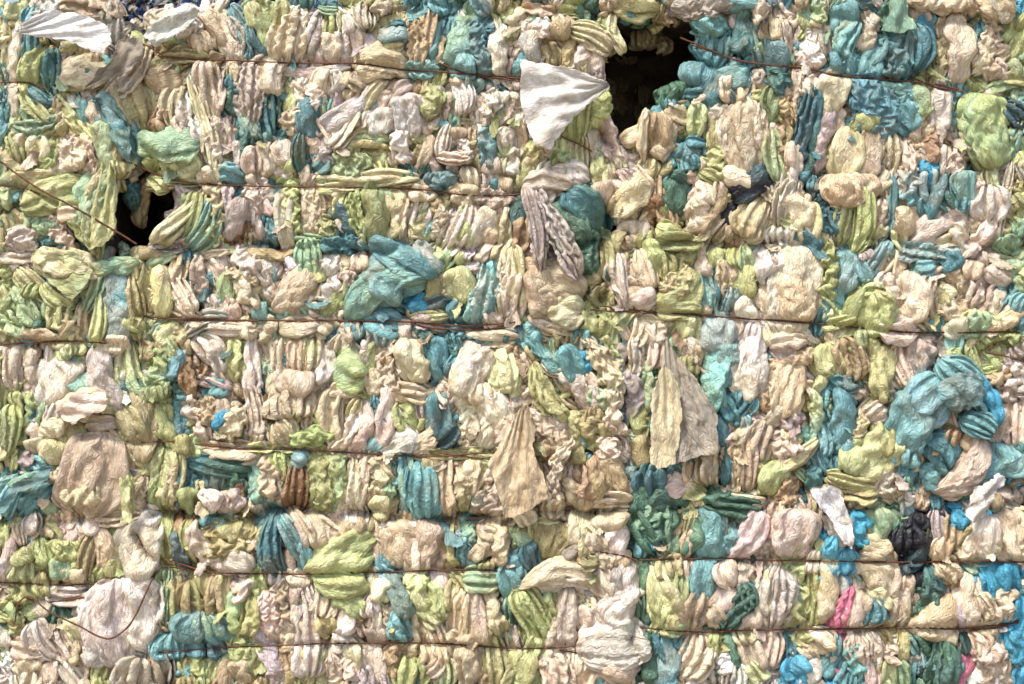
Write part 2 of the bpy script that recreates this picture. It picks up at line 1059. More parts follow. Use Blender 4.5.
820,590,990,630,40,S,z2
280,640,300,684,80,T
340,650,470,650,60,C
T 768 342
30,20,130,10,80,P,z1
100,60,50,260,140,S,sz1
20,100,160,50,60,S
130,130,110,250,60,S
10,160,20,290,60,T
200,70,200,190,60,Y
210,50,240,120,50,O
240,20,280,120,80,Y,sz1
300,10,330,140,90,T,z1
370,10,350,60,50,G
410,0,400,120,60,O,z1
470,20,450,220,90,Y,sz3
540,10,560,180,90,P,z2
620,10,610,170,90,P,z2
660,10,650,80,60,P
740,30,810,160,60,G
800,20,840,190,60,G
860,50,900,120,80,G
920,30,930,130,60,G
840,80,880,170,40,L,z1
990,20,1010,60,70,L
980,70,1000,130,60,L
250,170,340,170,60,E,z1
250,190,250,300,50,E
290,210,290,450,95,A,sz2
210,330,220,440,60,A
210,440,260,510,70,E
190,500,190,580,60,E
340,170,390,200,50,C
370,300,340,380,40,S,z2
360,280,410,310,50,P,z2
400,300,450,260,60,P,z2
420,210,480,230,60,O
470,270,460,320,40,P
200,230,220,310,40,O
0,320,60,270,60,P,z1
60,330,120,290,70,L
0,440,110,410,90,S,z1
60,370,120,380,60,S
170,200,170,420,40,M,z4
180,400,40,510,50,Y,z4
0,590,40,500,90,G,z1
80,540,110,620,90,T,z1
20,540,90,520,60,Y
310,510,370,390,100,Y,sz3
350,520,480,380,130,Y,sz3
450,330,460,450,80,O,z2
250,540,420,560,60,O,z1
270,580,410,600,60,O
450,500,500,590,80,P
490,500,530,620,60,P
540,360,600,440,60,A,z2
540,420,580,210,170,A,sz6
570,260,680,180,170,A,sz6
650,180,830,200,140,A,sz7
700,100,860,310,120,A,z6
790,150,890,310,70,U,z5
780,310,880,350,80,A,z5
690,70,720,120,50,A,z6
500,430,590,460,80,A,z2
560,460,560,580,70,E
640,390,720,480,130,E,sz1
620,510,660,570,110,E
560,540,570,590,40,A
720,370,770,400,50,T
850,390,700,590,100,S,z2
780,380,820,420,70,S,z1
830,390,960,380,50,C
950,420,930,530,160,A,sz2
840,560,900,430,90,A,z1
620,580,640,620,60,S
1000,260,1000,400,90,P,z1
940,280,920,400,70,P,z1
880,220,890,270,60,P
910,130,930,190,60,T
940,180,1024,190,80,P,z1
1010,430,1020,500,60,D
960,540,1010,530,60,U
990,560,1020,590,60,Q
890,610,900,660,60,Q
180,590,280,650,80,Q,sz2
20,600,110,640,60,T
0,660,100,670,60,P
T 0 513
30,90,10,250,60,P,z1
10,60,10,160,50,G
50,50,60,10,60,C
90,50,160,40,60,P,z1
60,90,100,90,60,P
180,50,230,60,70,C,z1
240,30,290,20,70,S
220,90,320,70,70,P,z1
300,90,290,190,60,P
350,30,400,50,70,P,z1
340,60,350,140,60,P
90,150,120,190,110,G,z2
150,110,190,210,80,G,z2
50,240,140,230,90,G,z2
210,170,320,130,80,G,z2
210,230,280,210,80,G,z2
340,200,300,240,60,G,z1
370,100,340,240,60,O,z1
400,80,390,210,60,S,z1
440,50,450,240,100,G,sz1
490,40,500,10,50,D
540,50,500,270,160,P,sz3
610,50,560,250,110,W,sz3
570,0,600,60,90,W,z2
360,250,450,240,60,G,z1
250,255,350,255,60,S,z1
0,270,20,340,60,S
50,320,130,300,80,G,z1
110,290,230,290,70,O,z1
200,320,330,310,60,P,z1
20,380,60,440,90,G,z1
50,420,90,470,70,O
100,380,150,420,60,G
130,370,200,390,60,Q
200,430,260,400,60,D,z1
100,470,150,490,60,D,z1
150,450,220,560,80,P,z2
60,540,200,560,70,P,z2
220,470,280,590,80,P,z2
280,440,330,520,80,C,z2
270,540,350,570,80,S,z1
0,440,30,520,60,W
20,560,20,620,70,W
60,600,150,620,70,C,z1
40,660,140,660,70,W,z1
150,640,240,640,70,S,z1
260,610,300,680,60,W,z1
330,600,330,680,50,P
370,650,430,650,80,G
350,340,380,540,100,W,sz3
460,290,470,580,170,W,sz5
420,500,360,600,90,W,z4
560,280,590,530,110,W,sz3
620,290,600,480,60,W,z2
520,590,490,690,90,W,z1
600,580,640,690,130,Q,z1
560,590,540,690,80,W,z1
620,560,720,640,60,E
640,20,670,240,100,O,z1
700,20,720,100,60,B
760,50,770,180,120,O,z1
700,100,740,210,50,E,z1
830,10,790,40,60,A
880,30,860,60,80,A
830,60,1000,150,130,O,z1
900,60,1000,90,70,O,z2
780,60,920,210,60,P,z3
860,210,960,220,50,P,z2
920,180,1000,230,80,P,z3
950,280,1000,330,90,P,z2
780,190,850,220,60,O
750,300,760,420,80,O,z1
810,280,880,270,90,O,z1
880,260,890,410,90,O,z1
820,330,840,400,60,O,z1
660,250,640,450,70,G,z1
700,260,690,400,70,O,z1
680,460,660,440,50,T
700,500,840,420,110,A,z2
780,450,890,460,80,A,z2
640,540,750,520,80,A,z1
820,500,910,500,90,E,z2
860,500,890,560,70,E
740,540,820,540,60,N
780,590,820,600,90,G,z1
860,590,850,690,70,G
720,610,740,684,50,O
920,600,900,690,80,T
970,600,990,690,90,S
940,320,950,480,80,G,z2
1000,350,970,470,60,G,z2
930,480,1010,600,110,G,z2
1010,60,1010,160,50,S
T 256 513
0,110,40,170,70,P
30,60,20,200,40,G
0,30,60,20,60,A
90,10,100,240,70,E,z2
110,30,200,200,60,A,z3
180,110,220,240,60,A,z3
240,140,290,130,60,E
0,215,90,210,30,A
40,150,90,190,60,P,z1
150,140,160,240,80,P
130,0,200,130,80,S,z1
210,20,260,120,90,S,z1
250,30,340,100,70,S
290,60,310,130,60,P
340,60,460,50,70,O,z2
340,0,440,30,60,P,z1
230,230,460,110,130,G,sz4
250,240,450,170,90,G,z4
250,270,420,270,80,G,z4
330,290,430,400,90,G,z3
380,380,430,420,40,T,z2
480,60,540,60,70,S,z1
500,80,690,50,70,C,z1
540,60,600,220,150,S,sz2
690,40,640,220,130,S,sz2
620,60,620,240,90,P,z1
480,120,480,210,40,P
500,150,520,260,60,E,z1
520,240,590,420,80,A,z3
490,220,530,330,50,A,z3
570,400,575,510,70,A,z3
770,80,740,210,70,S,z1
730,50,730,90,60,A
790,50,800,200,50,O
830,50,840,110,60,A
850,100,860,210,40,A
890,60,900,130,60,Q
870,180,980,60,60,S,z3
990,70,980,200,60,S,z2
900,80,950,100,60,S,z2
850,270,960,270,80,Y,z3
900,210,950,230,50,O,z2
1000,170,980,250,60,A,z1
1000,230,1020,330,70,A,z1
0,250,30,420,60,G,z1
40,250,110,260,50,C
130,250,230,270,60,C,z1
50,330,90,500,80,P
110,280,130,450,60,S
160,300,150,380,80,P
190,290,220,380,70,P
270,300,250,400,80,P,z1
310,320,330,400,90,T
160,440,210,390,100,P,z1
200,380,200,620,110,P,z1
130,490,130,550,60,S
250,430,290,490,80,O,z1
280,480,260,500,60,O
330,410,390,440,90,W,z2
320,490,370,510,80,P,z1
400,440,420,490,70,P
410,400,430,420,50,T
450,280,540,310,90,C,z1
470,330,480,400,80,P,z1
450,440,500,410,70,P,z1
490,460,490,520,70,P,z2
530,370,520,500,60,P
440,240,520,240,50,S
20,420,100,620,80,L,z1
0,440,30,520,60,P
0,540,20,640,60,G
50,640,80,684,80,L
130,560,130,640,80,T
170,610,160,684,80,O
250,550,230,684,80,G,z1
300,570,300,650,80,P
360,520,400,640,100,C,z1
320,640,350,684,60,S
410,520,440,660,80,P
480,530,490,670,110,P,z1
560,530,570,660,80,T
440,620,460,684,60,L
600,590,590,684,70,G
640,590,640,684,60,G
600,260,680,290,60,G,z3
640,290,670,380,70,G,z3
690,290,740,420,60,G,z3
640,370,700,380,60,G,z3
680,400,730,430,60,M,z3
740,330,760,430,60,S
730,210,740,310,80,P,z1
620,250,680,250,60,P
800,270,790,370,60,O
780,240,830,300,50,O
630,400,620,570,80,S,z1
660,380,740,590,50,S,z3
680,540,670,600,80,S,z1
720,470,730,510,70,S,z2
740,590,690,640,60,S,z1
740,590,745,684,60,M,z1
810,560,815,684,40,N
780,510,800,660,60,T
830,320,800,520,100,S,z2
870,310,880,510,100,S,z2
920,310,910,500,60,S
860,500,870,680,120,S,z1
780,500,860,560,60,S
940,420,980,480,100,O,z2
940,500,950,684,80,O,z1
1000,500,980,684,60,O
990,370,1010,400,60,D
1010,440,1010,540,60,M
760,460,770,500,40,P
700,600,720,684,60,P
T 512 513
20,90,60,130,90,G
0,100,30,50,70,Y
40,0,60,40,70,C,z2
90,20,100,110,50,G
150,40,120,170,120,O,z1
190,60,180,180,110,O,sz1
260,10,250,110,60,C,z1
300,0,300,170,60,C,z2
390,20,400,60,150,C,sz3
340,80,370,140,90,C,z2
450,60,390,180,90,P,z2
210,170,270,120,50,Q,z2
260,180,330,200,50,O,z2
340,190,400,180,60,S
380,200,470,170,50,S
0,180,20,230,70,E,z1
40,180,110,170,80,E,z1
0,260,60,260,80,E,z1
80,240,100,220,50,A
110,230,290,230,70,C,z1
60,290,320,255,80,C,sz3
120,310,300,300,50,C,z1
340,230,390,330,90,P,z1
330,290,340,370,60,L
480,210,400,440,120,W,sz3
490,300,400,430,90,W,sz4
410,240,360,420,60,Q,z3
380,430,320,580,120,W,sz4
300,550,520,520,150,W,sz5
420,450,500,520,100,W,sz4
360,600,510,580,110,C,sz3
440,640,490,660,100,C,z2
340,610,290,684,90,S
340,684,440,650,70,M,z1
240,640,250,684,60,P
30,320,130,500,110,G,z2
140,330,180,450,60,G
90,510,40,600,90,G,z1
60,560,20,690,120,G,z2
100,600,110,684,50,G
230,320,240,560,70,P,z2
180,440,160,684,70,P,z1
260,520,250,640,80,P,z2
280,380,310,460,80,P,z1
140,580,180,690,90,P,z2
320,350,330,440,60,C
210,600,230,690,60,P,z1
280,620,280,684,60,P
0,350,10,430,50,D
0,460,20,560,60,Q
480,20,560,150,110,D,z1
530,0,620,80,120,D,z1
640,10,640,150,100,D,z1
690,10,690,150,80,D,sz2
570,100,580,140,30,U,z2
600,100,590,160,60,E
500,130,490,190,60,D
720,10,710,130,30,O,z1
715,80,690,190,40,S,z1
780,0,770,180,110,A,z1
840,20,840,150,60,Y,z1
880,60,830,170,60,A,z1
980,10,880,170,100,L,sz2
1000,20,1010,90,60,P
1000,120,1020,170,60,P
940,140,940,230,80,D
900,190,980,210,50,D
730,190,800,210,50,A,z1
770,200,770,340,110,A,z1
850,200,880,280,90,P,z1
890,240,960,260,90,P,z1
870,300,830,380,90,P,z1
790,390,840,450,80,P,z1
700,200,700,320,60,P
740,320,710,460,90,S,z1
760,400,730,480,30,S,z1
640,170,650,250,80,Y,z3
570,240,570,460,100,Y,sz3
660,240,650,350,80,G,z3
600,290,650,450,110,Y,z4
610,430,690,440,90,Y,z4
640,380,640,480,100,Y,z4
530,190,520,290,80,D
500,280,500,430,70,D
520,420,560,440,60,E
510,470,640,470,50,E
970,320,860,440,80,D,z3
930,290,960,370,60,D,z3
830,430,840,460,40,D,z2
910,440,1010,420,70,P,z2
1000,270,1010,390,110,W,z1
1010,200,1020,230,60,W
540,500,550,684,80,D
620,500,600,684,130,E,z1
690,510,680,540,50,E
730,500,670,650,80,C,z1
770,500,780,600,60,S
790,560,700,640,70,C,z1
810,500,820,600,50,G,z1
880,490,900,610,60,D,z1
900,480,1000,490,60,C,z1
940,490,980,620,110,C,z2
1010,560,1020,620,60,L
940,610,980,680,80,M
860,560,870,640,80,W
840,650,920,650,90,W,z2
780,640,800,684,60,W
680,660,700,684,70,S
850,480,850,560,60,O
T 768 513
40,10,0,90,120,P,z1
110,0,80,170,180,P,sz3
180,20,50,160,90,P,z3
90,160,180,80,60,G,z1
180,150,250,130,70,G,z1
0,210,50,210,50,S
90,210,120,220,50,G
250,10,300,130,100,W,sz4
360,0,350,120,85,U,z2
440,0,450,100,130,M,z1
520,40,510,80,50,D
600,20,600,100,80,K,z1
550,60,550,140,110,K,z2
590,160,620,180,130,K,z3
540,200,570,230,90,K,z2
600,240,600,300,60,K
680,0,690,110,70,L,z2
740,20,730,120,80,T
640,60,660,120,40,G
750,0,790,50,60,U,z2
750,100,820,100,80,O,z1
760,150,820,160,70,C,z1
870,30,870,180,130,C,sz3
940,0,1000,170,140,C,sz3
900,150,890,60,90,C,z3
970,160,1024,150,80,C,z3
900,170,950,180,50,E
380,130,480,120,80,C,z3
370,170,430,180,60,S,z2
330,210,380,200,60,P,z1
400,190,470,370,130,S,z1
480,170,510,260,60,S,z1
420,300,480,370,60,C,z2
530,240,520,410,90,S,z1
560,260,570,330,60,S
380,240,360,330,50,C
150,200,230,190,70,C,z1
230,200,220,400,90,S,z1
190,200,240,300,60,S
270,130,270,420,60,U,z1
310,150,300,240,80,U,z2
300,240,290,320,50,A
120,210,150,520,70,G,z1
180,220,180,440,50,G,z1
50,240,20,460,100,W,z2
20,250,0,420,70,C
100,270,70,460,80,A,z0
120,300,110,400,40,E
320,310,270,470,65,R,z3
340,320,350,370,60,S
380,330,330,450,70,P,z3
300,400,380,440,70,P,z2
350,440,470,450,60,S
400,340,410,430,70,E,z1
420,400,520,420,50,A,z1
450,430,490,450,60,O
520,410,580,430,70,S
640,230,660,330,80,D,z1
680,300,600,410,70,D,z2
670,150,740,170,110,S,z2
690,200,740,270,80,S,z2
770,270,720,290,50,T
720,330,620,480,140,S,cz3
730,310,720,360,60,Q
790,200,840,220,50,A
810,250,770,440,90,P,z3
830,340,870,420,80,P,z3
760,360,800,450,80,L,z2
820,270,830,330,50,P,z2
840,260,850,400,40,U
880,200,920,380,100,U,sz2
960,210,1000,330,100,U,z2
1000,340,960,460,110,U,z1
1020,220,1020,400,60,U
960,300,910,430,60,S,z3
910,430,960,410,50,S,z2
800,460,900,450,50,S,z1
870,430,960,450,50,P,z1
980,460,1024,600,90,U,z2
960,480,980,580,60,U,z1
1000,620,1000,690,80,U,z1
1000,540,990,600,50,S
180,480,240,530,80,C,z1
120,540,180,600,80,C,z1
160,600,200,650,70,C,z1
240,470,230,550,60,S
90,490,90,580,50,E
30,490,50,620,60,T
0,620,40,684,80,L
20,480,0,600,50,P
60,620,60,600,50,D
80,620,150,684,120,U,z1
100,580,130,640,80,U,z1
230,560,220,650,80,E,z1
270,490,270,560,40,A
300,490,305,560,45,R,z1
310,580,260,684,60,A,z1
340,540,370,684,60,A,z1
360,490,370,600,80,P,z2
400,480,420,560,80,P,z2
400,600,400,684,80,P
450,480,490,570,50,O,z1
470,540,470,640,50,C
510,480,500,600,50,S
540,480,550,580,50,O
450,640,500,650,80,M
560,600,560,684,60,E
520,600,540,684,50,M
570,490,600,560,60,A
600,490,670,560,60,D,z1
700,520,680,684,100,D,z2
640,580,620,640,50,A
620,620,620,684,60,N
700,480,750,500,60,S,z2
740,500,750,600,50,S,z1
790,490,800,560,60,D
800,570,740,684,85,R,z2
830,540,820,570,40,R
820,480,850,560,60,P,z2
900,480,940,684,120,P,z2
850,540,930,640,80,P,z2
830,620,870,684,90,W,z1
970,560,960,640,50,P,z1
"""
WIRE_DATA = """
0;0,83 26,83 50,90 ;1
0;0,160 40,188 90,215 140,245;1.3;14
0;0,185 30,190 60,205;1
1;125,40 145,45 165,57;1
1;160,57 215,60 265,62 320,63 360,64 405,70 450,73 520,79 560,85;1.1
1;440,64 470,75 520,82;1
1;124,160 165,177 205,184 280,186 360,188 420,190 480,196 530,194;1.1
1;145,46 130,41;1
1;555,118 560,135 580,145 592,152;1
4;0,345 40,343 75,342 120,345;1.1
4;88,436 110,435 130,442 175,441;1.1
5;140,316 180,319 240,320 350,321 400,322 460,326 520,322;1.2
5;410,322 430,328 480,330 520,326;1.2
5;195,444 240,448 320,450 400,455 440,456 500,452;1.1
5;440,453 470,457 495,460;1.1
7;0,582 40,584 90,584 112,580;1.1
7;22,618 26,600 38,593 55,605 85,620 108,632 122,632 140,615 158,575;1.2;24
7;137,534 150,555 175,562 200,570;1.2
7;50,602 85,597;1
8;165,566 220,572 300,574 370,573 440,570 497,570;1.1
8;160,652 260,645 420,643 520,648 580,645;1
8;560,650 590,655;.8
8;600,552 625,556 640,562;1
2;680,38 705,48 735,60 770,66 800,68 840,76 900,80 930,84 958,90;1.2
2;690,45 712,52;.9
2;910,76 935,88 962,92;1
2;652,139 700,172 ;.01
6;590,310 640,312 700,315 740,318 830,325 880,330 920,333 1024,332;1.1
6;1000,343 985,352 1005,356 1024,362;1
6;600,306 650,312;1
9;640,560 700,558 780,560 880,562 960,561 1024,562;1.1
9;640,627 700,632 780,630 900,628 960,628 1018,622;1.1
9;970,630 1000,626 1018,620;1.4
"""
BUNDLE_DATA = """
885,355,1000,460|AU|5|bundled_sheet|bundled sheet|large arched teal bundle bulging out under the bright green pleats
340,230,445,345|AU|2|bundled_sheet|bundled sheet|big folded light teal swathe squeezed out above the rusty wire of the central bale
344,0,396,30|YC|2|bundled_sheet|bundled sheet|pale cream ruffled lump perched on the top edge, above the tan bow-shaped sheet
880,515,935,600|K|1|bundled_sheet|bundled sheet|black tangled plastic wedged between grey-green and beige sheets
308,540,372,620|GT|2|bundled_sheet|bundled sheet|lime green sheet twisted into a fan and tied in at the wire
80,580,140,668|W|4|bundled_sheet|bundled sheet|clean white bag-like bulge behind the drooping wire loop
355,40,412,90|SC|2|bundled_sheet|bundled sheet|tan bow-shaped sheet folded over the top wire
575,558,648,668|WC|3|bundled_sheet|bundled sheet|dirty white pouch sagging beside the dark green sheets
825,285,892,335|G|3|bundled_sheet|bundled sheet|bright lime green knotted lobes on the wire right of the tall beige bag
20,430,140,512|S|3|bundled_sheet|bundled sheet|wide tan pouch puckered under a rusty wire at the left
768,238,818,335|SC|2|bundled_sheet|bundled sheet|tall beige bag with slanting creases, cinched by the wire
862,75,925,140|EA|2|bundled_sheet|bundled sheet|teal sheet fanning downwards from the upper wire
540,185,602,275|D|2|bundled_sheet|bundled sheet|mossy dark green net bundle behind the lilac strips
908,590,960,640|SQ|2|bundled_sheet|bundled sheet|rough tan knob-shaped roll pointing up to the right, under the black plastic
645,548,690,636|YG|3|bundled_sheet|bundled sheet|pale yellow-green looped bundle against the dark green sheets
645,222,702,322|GY|3|bundled_sheet|bundled sheet|curled lime green crescent above the folded yellow-green pouch
525,185,576,272|PL|7|hanging_strip|hanging strip|pair of pale lilac strips hanging down over the green net bundle
788,345,820,470|MY|4|hanging_strip|hanging strip|narrow pale green band curving down and to the left beside the teal roll
94,270,126,345|A|2|bundled_sheet|bundled sheet|smooth light teal oval framed by yellow-green folds
735,100,766,180|C|3|bundled_sheet|bundled sheet|large creamy orange-tinged bag right of the dark gap
"""
FLAP_DATA = """
520,62 545,66 585,76 607,86 609,93 597,100 580,115 565,130 550,153 534,148 521,110|X|16|28|r610,88|sheer white triangular film flying out left of the dark gap|s|1.0|g
22,37 40,21 60,15 82,18 100,24 115,32 121,48 114,61 95,56 75,46 45,43|X|24|38|r18,40|bright sunlit white film lying over the tan pouch at the top left|s|.9|g
662,364 672,374 678,390 680,410 677,440 672,462 655,467 648,460 648,425 650,392|C|16|28|r664,345|front leaf of the split beige hanging sheet, pale and rounded|f|.8|g
665,336 677,357 692,375 705,396 716,415 714,452 690,457 668,464 658,440 660,365|Q|8|22|r666,322|rear leaf of the split beige hanging sheet, pointed at the top|f|1.0|c
528,405 536,430 532,445 545,480 548,497 520,512 505,516 495,480 488,462 510,425 520,408|S|10|26|r524,396|light brown flap hanging over the lower wire of the central bale|f|1.0|c
960,514 964,500 970,486 984,480 993,472 1001,475 1000,483 990,492 984,504 976,516 968,521|X|14|22|-45|torn white piece with ragged edges lying over bright blue plastic|f|1.4|c
808,490 828,484 838,492 842,505 848,525 847,546 838,540 825,515 812,500|X|14|24|60|small greyish white folded flap left of the bright blue strip|f|1.4|g
100,165 118,158 120,200 119,232 108,248 93,251 87,238 87,215 95,190|Y|8|20|r112,140|long lime and yellow leaf-shaped flap hanging at the left hollow|f|1.6|g
94,97 108,100 125,112 133,130 135,166 127,160 115,140 104,120|A|10|18|r90,90|light teal flap draped diagonally beside the green sheets at the left|f|1.4|g
15,487 22,480 37,477 47,464 58,465 54,477 45,485 25,490 15,505 5,517 2,512|A|20|20|-20|thin aqua ribbon trailing at the left edge|s|1.0|g
128,480 132,476 136,500 138,520 125,521 126,495|Y|20|20|90|narrow pale yellow strip sticking down beside the tan pouch|f|.7|g
122,42 146,40 148,60 135,75 112,84 88,95 100,78 115,62|Q|14|24|r84,98|pleated grey translucent sheet pulled to the right of the sunlit film|s|1.6|g
878,33 888,15 890,0 903,2 905,18 914,32 896,36|M|13|15|90|gauzy grey-green mesh hanging over the teal folds|s|1.0|g
40,261 62,257 82,258 97,271 90,288 78,302 64,290 50,279|Y|12|24|20|smooth pale yellow pillow-like fold above the lime sheets at the left|f|1.0|s
62,412 80,392 107,389 114,399 110,410 88,417 80,424 68,417|P|19|21|0|pinkish sheet folded outwards right of the cream ball|f|1.5|g
381,450 406,433 416,434 412,452 384,453|W|10|12|-30|small white wedge of sheet just above the lower wire|f|.9|g
146,38 165,20 185,8 203,14 192,30 175,42 158,50|X|16|15|-30|sunlit cream sheet hanging into the notch beside the blue litter|f|1.4|g
980,4 1012,-4 1009,10 1002,24 996,28 990,18|C|20|18|60|pointed cream flap hanging from the overhanging bale|f|1.0|g
"""
import bpy, math, random
import numpy as np
from mathutils.geometry import delaunay_2d_cdt
from mathutils import Vector

S = 0.004                       # metres per layout unit (the wall is laid out in 4 mm units)
GROUND = 785.0                  # layout row of the ground line
rng = np.random.default_rng(11)
random.seed(5)
scene = bpy.context.scene
COL = scene.collection

def W(x, y, z):                 # layout -> world: x right, y down, z towards the viewer
    return np.stack([(x - 512) * S, -z * S, (GROUND - y) * S], -1)

# ------------------------------------------------------------------ palette
PAL = dict(X=(254,254,252), W=(244,238,228), C=(237,223,193), S=(223,203,168), T=(190,164,130), B=(146,110,78),
           P=(234,215,200), L=(206,192,192), G=(194,203,142), Y=(222,222,166), M=(166,198,164),
           D=(86,122,102), A=(138,188,190), E=(98,146,154), N=(84,112,118), O=(188,180,130),
           U=(84,172,206), K=(46,48,56), R=(226,136,162), Q=(192,186,174))
MIX = dict(X='XW', W='CPQC', C='SPWY', S='CCP', T='SSO', B='TS', P='CSCW', L='PQ', G='YMOG', Y='GCMS', M='GAY',
           D='ENDM', A='EMQA', E='ANDA', N='EK', O='TGYS', U='AUU', K='NK', R='RP', Q='CLS')
WORD = dict(X='white', W='off-white', C='cream', S='sandy beige', T='tan', B='rusty brown', P='pinkish beige', L='greyish lilac',
            G='lime green', Y='pale yellow-green', M='mint green', D='dark green', A='light teal', E='teal',
            N='dark blue-grey', O='olive', U='bright blue', K='black', R='pink', Q='grey-beige')
def lin(c):
    c = np.array(c, float) / 255
    return np.where(c < .04045, c / 12.92, ((c + .055) / 1.055) ** 2.4)
GAIN = 0.86
PL = {k: lin(v) * GAIN for k, v in PAL.items()}

# ------------------------------------------------------------------ materials
def nodes(m):
    m.use_nodes = True
    nt = m.node_tree
    nt.nodes.clear()
    return nt
def N(nt, t, **kw):
    n = nt.nodes.new(t)
    for k, v in kw.items():
        if k.startswith('i_'):
            n.inputs[k[2:].replace('_', ' ')].default_value = v
        else:
            setattr(n, k, v)
    return n
def mathn(nt, op, a, b=None, c=None):
    n = nt.nodes.new('ShaderNodeMath'); n.operation = op
    for i, v in enumerate((a, b, c)):
        if v is None: continue
        if isinstance(v, (int, float)): n.inputs[i].default_value = v
        else: nt.links.new(v, n.inputs[i])
    return n.outputs[0]

def cloth_material(name, sheer=0.0, rough=0.52, wr=1.0, transl=0.0):
    m = bpy.data.materials.new(name); nt = nodes(m); L = nt.links.new
    out = N(nt, 'ShaderNodeOutputMaterial'); p = N(nt, 'ShaderNodeBsdfPrincipled')
    uv = N(nt, 'ShaderNodeUVMap'); uv.uv_map = 'UVMap'
    oi = N(nt, 'ShaderNodeObjectInfo')
    at = N(nt, 'ShaderNodeAttribute'); at.attribute_name = 'Col'
    # wrinkles drawn out along the sheet
    mp = N(nt, 'ShaderNodeMapping'); mp.inputs['Scale'].default_value = (.07, .34, 1)
    n1 = N(nt, 'ShaderNodeTexNoise', noise_dimensions='2D'); L(mp.outputs[0], n1.inputs['Vector'])
    n1.inputs['Scale'].default_value = 1.0; n1.inputs['Detail'].default_value = 2
    r1 = mathn(nt, 'ABSOLUTE', mathn(nt, 'SUBTRACT', n1.outputs[0], .5))
    r1 = mathn(nt, 'POWER', mathn(nt, 'MULTIPLY', r1, 4.0), .7)
    # crushed facets: straight little creases, two sizes
    nd = N(nt, 'ShaderNodeTexNoise', noise_dimensions='2D'); L(uv.outputs[0], nd.inputs['Vector']); nd.inputs['Scale'].default_value = .11; nd.inputs['Detail'].default_value = 2
    ws = N(nt, 'ShaderNodeVectorMath', operation='SCALE'); L(nd.outputs['Color'], ws.inputs[0]); ws.inputs['Scale'].default_value = 9
    wv = N(nt, 'ShaderNodeVectorMath', operation='ADD'); L(uv.outputs[0], wv.inputs[0]); L(ws.outputs[0], wv.inputs[1])
    L(wv.outputs[0], mp.inputs[0])
    def facets(sx, sy):
        m_ = N(nt, 'ShaderNodeMapping'); m_.inputs['Scale'].default_value = (sx, sy, 1); L(wv.outputs[0], m_.inputs[0])
        v1 = N(nt, 'ShaderNodeTexVoronoi', voronoi_dimensions='2D', feature='DISTANCE_TO_EDGE'); L(m_.outputs[0], v1.inputs['Vector']); v1.inputs['Scale'].default_value = 1
        v2 = N(nt, 'ShaderNodeTexVoronoi', voronoi_dimensions='2D', feature='F1'); L(m_.outputs[0], v2.inputs['Vector']); v2.inputs['Scale'].default_value = 1
        e = mathn(nt, 'MINIMUM', mathn(nt, 'MULTIPLY', v1.outputs['Distance'], 3.2), .55)
        return mathn(nt, 'SUBTRACT', e, mathn(nt, 'MULTIPLY', v2.outputs['Distance'], .35))
    r2 = mathn(nt, 'ADD', facets(.055, .26), mathn(nt, 'MULTIPLY', facets(.13, .62), .4))
    mp3 = N(nt, 'ShaderNodeMapping'); mp3.inputs['Scale'].default_value = (.25, 1.3, 1); L(uv.outputs[0], mp3.inputs[0])
    n3 = N(nt, 'ShaderNodeTexNoise', noise_dimensions='2D'); L(mp3.outputs[0], n3.inputs['Vector']); n3.inputs['Scale'].default_value = 1.0
    n3.inputs['Detail'].default_value = 2
    h = mathn(nt, 'ADD', mathn(nt, 'MULTIPLY', r1, .42), mathn(nt, 'MULTIPLY', r2, 1.15))
    h = mathn(nt, 'ADD', h, mathn(nt, 'MULTIPLY', n3.outputs[0], .16))
    b = N(nt, 'ShaderNodeBump'); b.inputs['Strength'].default_value = .66 ; b.inputs['Distance'].default_value = .0062 * wr
    L(h, b.inputs['Height']); L(b.outputs[0], p.inputs['Normal'])
    # dirt: blotches and fine streaks
    mp4 = N(nt, 'ShaderNodeMapping'); mp4.inputs['Scale'].default_value = (.045, .07, 1); L(uv.outputs[0], mp4.inputs[0])
    n4 = N(nt, 'ShaderNodeTexNoise', noise_dimensions='2D'); L(mp4.outputs[0], n4.inputs['Vector']); n4.inputs['Scale'].default_value = 1.0
    n4.inputs['Detail'].default_value = 5; n4.inputs['Roughness'].default_value = .68
    rp = N(nt, 'ShaderNodeMapRange'); rp.inputs['From Min'].default_value = .48; rp.inputs['From Max'].default_value = .68
    rp.inputs['To Max'].default_value = .5; L(n4.outputs[0], rp.inputs['Value'])
    mx = N(nt, 'ShaderNodeMix', data_type='RGBA', blend_type='MULTIPLY')
    L(rp.outputs[0], mx.inputs[0]); L(at.outputs['Color'], mx.inputs[6]); mx.inputs[7].default_value = (.58, .44, .3, 1)
    mp6 = N(nt, 'ShaderNodeMapping'); mp6.inputs['Scale'].default_value = (.045, .42, 1); L(wv.outputs[0], mp6.inputs[0])
    n6 = N(nt, 'ShaderNodeTexNoise', noise_dimensions='2D'); L(mp6.outputs[0], n6.inputs['Vector']); n6.inputs['Scale'].default_value = 1.0
    n6.inputs['Detail'].default_value = 4; n6.inputs['Roughness'].default_value = .7
    r6 = N(nt, 'ShaderNodeMapRange'); r6.inputs['From Min'].default_value = .5; r6.inputs['From Max'].default_value = .74
    r6.inputs['To Max'].default_value = .55 if not sheer else .15; L(n6.outputs[0], r6.inputs['Value'])
    mx6 = N(nt, 'ShaderNodeMix', data_type='RGBA', blend_type='MULTIPLY')
    L(r6.outputs[0], mx6.inputs[0]); L(mx.outputs[2], mx6.inputs[6]); mx6.inputs[7].default_value = (.58, .44, .3, 1); mx = mx6
    n5 = N(nt, 'ShaderNodeTexNoise', noise_dimensions='2D'); L(mp3.outputs[0], n5.inputs['Vector']); n5.inputs['Scale'].default_value = .7; n5.inputs['Detail'].default_value = 2
